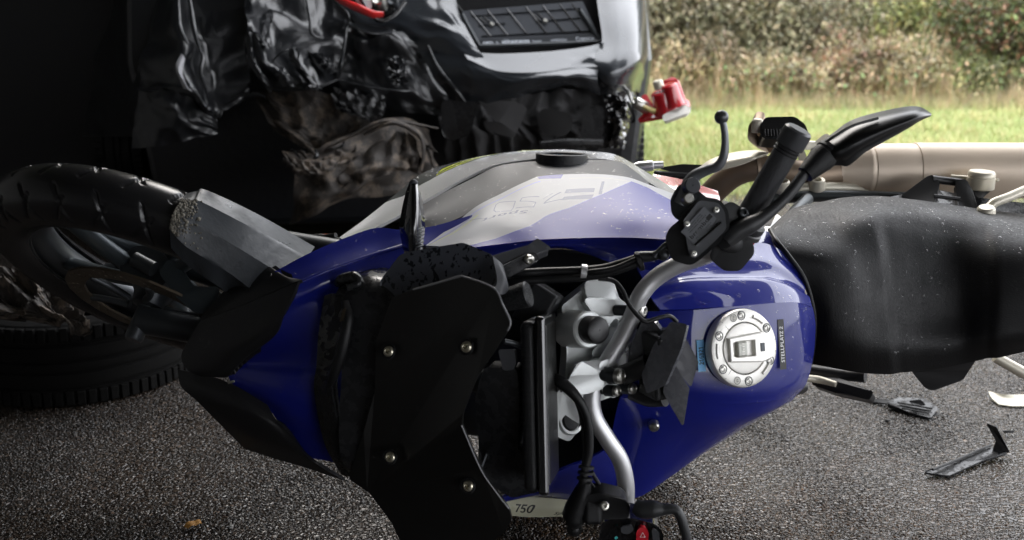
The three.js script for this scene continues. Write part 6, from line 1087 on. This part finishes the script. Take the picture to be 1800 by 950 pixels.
  // silencer with clamps and pipe
  const S0 = P(1506, 300, 2.4), S1 = P(1900, 300, 2.42), sx = S1.clone().sub(S0).normalize(), L = S0.distanceTo(S1);
  const sil = add('silencer', turned([[0.036, -0.058], [0.036, -0.046], [0.0395, -0.044], [0.0395, -0.038], [0.056, 0.004], [0.0565, 0.012], [0.0575, 0.014], [0.0575, 0.02], [0.0565, 0.022], [0.0562, 0.025], [0.0575, 0.027], [0.0575, 0.07], [0.0575, 0.118], [0.0572, 0.1205], [0.0588, 0.121], [0.059, 0.124], [0.059, 0.2], [0.059, L]], S0, sx, 64, 30), M.exhaust, 'dirty stainless silencer');
  add('exhaust_pipe', rod([[1494, 301, 2.4, 0.035], [1460, 304, 2.39, 0.033], [1424, 308, 2.38, 0.03], [1380, 302, 2.38, 0.0275], [1330, 296, 2.39, 0.0275], [1296, 304, 2.41, 0.0275], [1270, 322, 2.43, 0.0275], [1250, 342, 2.45, 0.0275], [1230, 368, 2.48, 0.0275]], { rad: 26 }), M.pipe);
  part('pipe_bead', turned([[0.0275, 0.004], [0.0305, 0.003], [0.0305, -0.003], [0.0275, -0.004]], [1330, 296, 2.39], D3(1, 0.1, 0), 30), M.pipe, bike.children[bike.children.length - 1]);
  add('heat_shield', patch([[[1222, 300, 2.4], [1250, 280, 2.4], [1290, 268, 2.4], [1330, 264, 2.4], [1352, 268, 2.4]], [[1224, 306, 2.37], [1256, 288, 2.36], [1296, 278, 2.36], [1330, 274, 2.36], [1350, 270, 2.37]], [[1232, 312, 2.36], [1262, 300, 2.35], [1300, 290, 2.35], [1326, 280, 2.355], [1344, 273, 2.365]]], { th: 0.003, nu: 20, nv: 8 }), M.beige);
  const kn = add('oil_filler', turned([[0.001, 0.0185], [0.024, 0.0185], [0.0265, 0.015], [0.0268, 0.009], [0.0255, 0.008], [0.0255, 0.0065], [0.0275, 0.006], [0.0275, -0.016], [0.025, -0.018]], [1725, 317, 2.3], D3(0.02, 0.96, 0.28), 40), M.beige);
  for (const a of [-1, 0, 1]) part('cap_slot', block([1725 + a * 10, 304.5, 2.296], [0.006, 0.002, 0.006], RT, D3(0.02, 0.96, 0.28), 0.0006), M.gloss, kn);
  part('filler_stub', block([1754, 317, 2.3], [0.006, 0.006, 0.006], RT, UP, 0.002), M.beige, kn);
  add('silencer_bracket', plate([[1706, 334, 2.31], [1730, 330, 2.31], [1742, 334, 2.31], [1726, 348, 2.31], [1714, 360, 2.3]], { th: 0.01, r: 4 }), M.plasticDry);
  add('silencer_bracket', rod([[1672, 312, 2.33], [1700, 314, 2.32], [1716, 316, 2.31]], { r: 0.006, rad: 10 }), M.beige);
  // right footpeg with its rubber and hanger
  const peg = add('footpeg', plate([[1320, 222, 2.37], [1328, 212, 2.37], [1340, 214, 2.36], [1344, 236, 2.35], [1400, 242, 2.35], [1392, 256, 2.37], [1360, 268, 2.4], [1336, 258, 2.39], [1318, 244, 2.38]], { th: 0.03, r: 5, bevel: 0.005 }), M.pipe);
  part('peg_rubber', plate([[1341, 226, 2.345], [1348, 211, 2.35], [1396, 210, 2.35], [1412, 222, 2.345], [1418, 240, 2.34], [1404, 244, 2.335], [1342, 238, 2.335]], { th: 0.05, r: 5, bevel: 0.006 }), M.rubber, peg);
  for (let k = 0; k < 13; k++) part('rubber_rib', rod([[1344 + k * 5.2, 228, 2.338], [1345 + k * 5.2, 240, 2.332]], { r: 0.0024, rad: 7, seg: 3 }), M.rubber, peg);
  part('peg_pin', turned([[0.001, 0.008], [0.009, 0.008], [0.012, 0.004], [0.012, -0.02]], [1332, 216, 2.36], D3(0, 0.9, 0.3), 18), M.beige, peg);
  add('peg_hanger', [plate([[1348, 252, 2.4], [1376, 250, 2.39], [1440, 252, 2.4], [1436, 262, 2.4], [1390, 262, 2.4]], { th: 0.014, r: 4 }), plate([[1432, 252, 2.4], [1452, 236, 2.4], [1460, 240, 2.4], [1434, 290, 2.4], [1424, 318, 2.39], [1412, 318, 2.39]], { th: 0.012, r: 4 }), plate([[1402, 262, 2.4], [1412, 262, 2.4], [1430, 318, 2.38], [1418, 322, 2.38]], { th: 0.012, r: 4 })], M.beige);
  add('hanger_bosses', [[1374, 326], [1436, 323]].map(([x, y]) => turned([[0.009, 0.004], [0.009, 0.01], [0.0125, 0.012], [0.016, 0.01], [0.017, 0], [0.02, -0.02]], [x, y, 2.34], D3(0, 0.85, 0.5), 26)).concat([rod([[1356, 336, 2.36], [1374, 336, 2.35], [1436, 330, 2.35], [1500, 332, 2.37], [1540, 340, 2.38]], { r: 0.012, rad: 12 })]), M.beige);
  add('brake_pedal', [plate([[1162, 296, 2.5], [1200, 290, 2.5], [1244, 292, 2.5], [1244, 304, 2.5], [1200, 306, 2.5]], { th: 0.02, r: 3 }), rod([[1150, 306, 2.5], [1230, 312, 2.5]], { r: 0.008, rad: 10 })], M.plasticDry);
  // engine block and crash parts hidden under the tank
  add('engine', [block([1000, 600, 2.35], [0.5, 0.36, 0.34], RT, UP, 0.06), turned([[0.001, 0.06], [0.1, 0.06], [0.12, 0.05], [0.13, 0.0]], [1060, 520, 2.3], D3(0, 0.9, 0.3), 36)], M.darkMetal);
  add('footpeg', [rod([[1400, 648, 2.42, 0.012], [1450, 656, 2.4, 0.014], [1490, 660, 2.38, 0.012], [1522, 662, 2.36, 0.014]], { rad: 12 }), plate([[1424, 660, 2.4], [1470, 664, 2.38], [1534, 690, 2.32], [1528, 702, 2.32], [1470, 690, 2.36], [1430, 676, 2.4]], { th: 0.03, r: 3 })], M.plasticDry, 'black low side footpeg crushed on the asphalt');
  add('gear_lever', rod([[1408, 664, 2.38, 0.007], [1440, 668, 2.38, 0.008], [1470, 676, 2.36, 0.006]], { rad: 10 }), M.beige);
  add('side_stand', rod([[1750, 628, 2.34, 0.011], [1800, 656, 2.34, 0.012], [1840, 676, 2.34, 0.012]], { rad: 14 }), M.beige);
  add('crash_bar', rod([[1330, 720, 2.2, 0.014], [1380, 690, 2.25, 0.014], [1410, 680, 2.3, 0.014]], { rad: 12 }), M.rubber);
}
{ // rain drops standing on the bodywork: counted by nobody
  const r = rng(71), list = [];
  bike.updateMatrixWorld(true);
  for (const m of bodyParts) {
    m.geometry.computeBoundingBox(); const bb = m.geometry.boundingBox.getSize(V(0, 0, 0)); if (Math.max(bb.x, bb.y, bb.z) < 0.06) continue;
    const g = m.geometry, p = g.attributes.position; let area = 0; const a = V(0, 0, 0), b = V(0, 0, 0), c = V(0, 0, 0); const n = g.index ? g.index.count : p.count;
    for (let i = 0; i < n; i += 3) { const q = (k) => g.index ? g.index.getX(i + k) : i + k; a.fromBufferAttribute(p, q(0)); b.fromBufferAttribute(p, q(1)); c.fromBufferAttribute(p, q(2)); area += b.sub(a).cross(c.sub(a)).length() / 2; }
    const s = new MeshSurfaceSampler(m).setRandomGenerator(rng(80 + list.length)).build(); const dens = m.name === 'saddle' ? 6500 : m.name.includes('headlight') ? 2500 : m.name === 'windscreen' ? 1400     : 8000, count = Math.min(5000, Math.floor(area * dens)); const pos = V(0, 0, 0), nn = V(0, 0, 0);
    for (let i = 0; i < count; i++) { s.sample(pos, nn); const w = pos.clone().add(bike.position); if (nn.dot(EYE.clone().sub(w)) < 0.02 || nn.y < -0.1) continue; if (noise3(w.x * 14, w.y * 14, w.z * 14) < -0.25 + 0.3 * (r() - 0.5)) continue; list.push({ p: pos.clone(), n: nn.clone(), s: 0.0007 + 0.0026 * Math.pow(r(), 3) }); }
  }
  const g = new THREE.SphereGeometry(1, 16, 8, 0, Math.PI * 2, 0, Math.PI / 2); g.scale(1, 0.55, 1);
  const im = new THREE.InstancedMesh(g, M.water, list.length), q = new THREE.Quaternion(), mm = new THREE.Matrix4();
  list.forEach((e, i) => { q.setFromUnitVectors(V(0, 1, 0), e.n); mm.compose(e.p, q, V(e.s * (0.8 + 0.5 * r()), e.s, e.s * (0.8 + 0.5 * r()))); im.setMatrixAt(i, mm); });
  im.name = 'rain_drops'; im.userData.kind = 'stuff'; im.castShadow = im.receiveShadow = true; bike.add(im);
}

// ================================================================== debris on the road
{
  const on = (px, py, h = 0) => { const y = h; return [px, py, groundD(py, y)]; };
  const t = thing('plastic_strip', 'long black L shaped plastic strip lying on the wet asphalt', 'debris', G(1700, 800));
  part('strip', plate([on(1626, 830, 0.012), on(1660, 818, 0.014), on(1736, 784, 0.016), on(1772, 796, 0.014), on(1730, 808, 0.012), on(1668, 836, 0.008)], { th: 0.006, r: 4, bevel: 0.0015 }), M.plastic, t);
  part('upturned_end', plate([[1735, 745, groundD(772, 0.05)], [1752, 752, groundD(778, 0.05)], [1775, 796, groundD(797, 0.012)], [1746, 792, groundD(793, 0.014)], [1752, 776, groundD(785, 0.03)]], { th: 0.004, r: 2, bevel: 0.001 }), M.plasticDry, t);
  part('strip_rim', rod([on(1640, 826, 0.018), on(1680, 810, 0.02), on(1742, 783, 0.022)], { r: 0.003, rad: 7 }), M.plasticDry, t);
  const t2 = thing('broken_bracket', 'small ribbed black plastic bracket lying on asphalt below the saddle', 'debris', G(1610, 716));
  part('shell', plate([on(1560, 708, 0.018), on(1580, 700, 0.02), on(1625, 702, 0.02), on(1649, 718, 0.012), on(1636, 734, 0.008), on(1604, 726, 0.01)], { th: 0.012, r: 3, bevel: 0.002 }), M.plastic, t2);
  for (let k = 0; k < 3; k++) part('shell_rib', rod([on(1578 + k * 4, 708 + k * 5, 0.022), on(1640 - k * 3, 719 + k * 4, 0.016)], { r: 0.0022, rad: 6 }), M.plasticDry, t2);
  part('tongue', plate([on(1534, 702, 0.01), on(1572, 706, 0.012), on(1570, 710, 0.01), on(1534, 706, 0.008)], { th: 0.005, r: 1 }), M.plasticDry, t2);
  part('tab', plate([on(1600, 706, 0.03), on(1618, 704, 0.034), on(1626, 712, 0.026), on(1608, 712, 0.026)], { th: 0.004, r: 1 }), M.plasticDry, t2);
  single('white_shard', patch([[on(1738, 688, 0.012), on(1770, 694, 0.02), on(1830, 694, 0.01)], [on(1744, 700, 0.01), on(1776, 702, 0.012), on(1830, 704, 0.012)], [on(1756, 711, 0.005), on(1784, 714, 0.006), on(1830, 712, 0.006)]], { th: 0.003, nu: 14, nv: 8 }).geo, std([0.75, 0.72, 0.6], 0.5), 'cream white plastic shard on asphalt near the side stand', 'debris');
  single('black_scrap', patch([[on(1764, 758, 0.012), on(1784, 757, 0.012)], [on(1766, 762, 0.006), on(1782, 762, 0.006)]], { th: 0.004, nu: 6, nv: 4 }).geo, M.plasticDry, 'tiny black scrap beside the upturned plastic strip', 'debris');
  single('fallen_leaf', patch([[on(322, 926, 0.006), on(340, 914, 0.014), on(352, 917, 0.008)], [on(330, 930, 0.004), on(344, 922, 0.012), on(354, 922, 0.006)]], { th: 0.0006, nu: 8, nv: 6, disp: (u, v) => 0.003 * Math.sin(u * 9) }).geo, std([0.42, 0.2, 0.04], 0.6), 'small orange brown leaf on the dark asphalt', 'leaf');
  const r = rng(93), g = new THREE.IcosahedronGeometry(0.005, 1); const pb = single('pebble', g.clone().translate(...G(406, 929).add(V(0, 0.003, 0)).toArray()), std([0.3, 0.29, 0.27], 0.8), 'single grey pebble on the dark asphalt near the leaf', 'pebble');
  single('pebble', g.clone().scale(1.2, 0.8, 1).translate(...G(1560, 742).add(V(0, 0.003, 0)).toArray()), std([0.03, 0.03, 0.03], 0.7), 'small black crumb on the bright asphalt under the bracket', 'debris');
}

// ------------------------------------------------------------------ render
const renderer = new THREE.WebGLRenderer({ antialias: true });
renderer.setSize(1024, 540); renderer.toneMapping = THREE.LinearToneMapping; renderer.toneMappingExposure = EXPOSURE; renderer.shadowMap.enabled = true; renderer.shadowMap.type = THREE.PCFSoftShadowMap;
document.body.appendChild(renderer.domElement);
renderer.render(scene, camera);
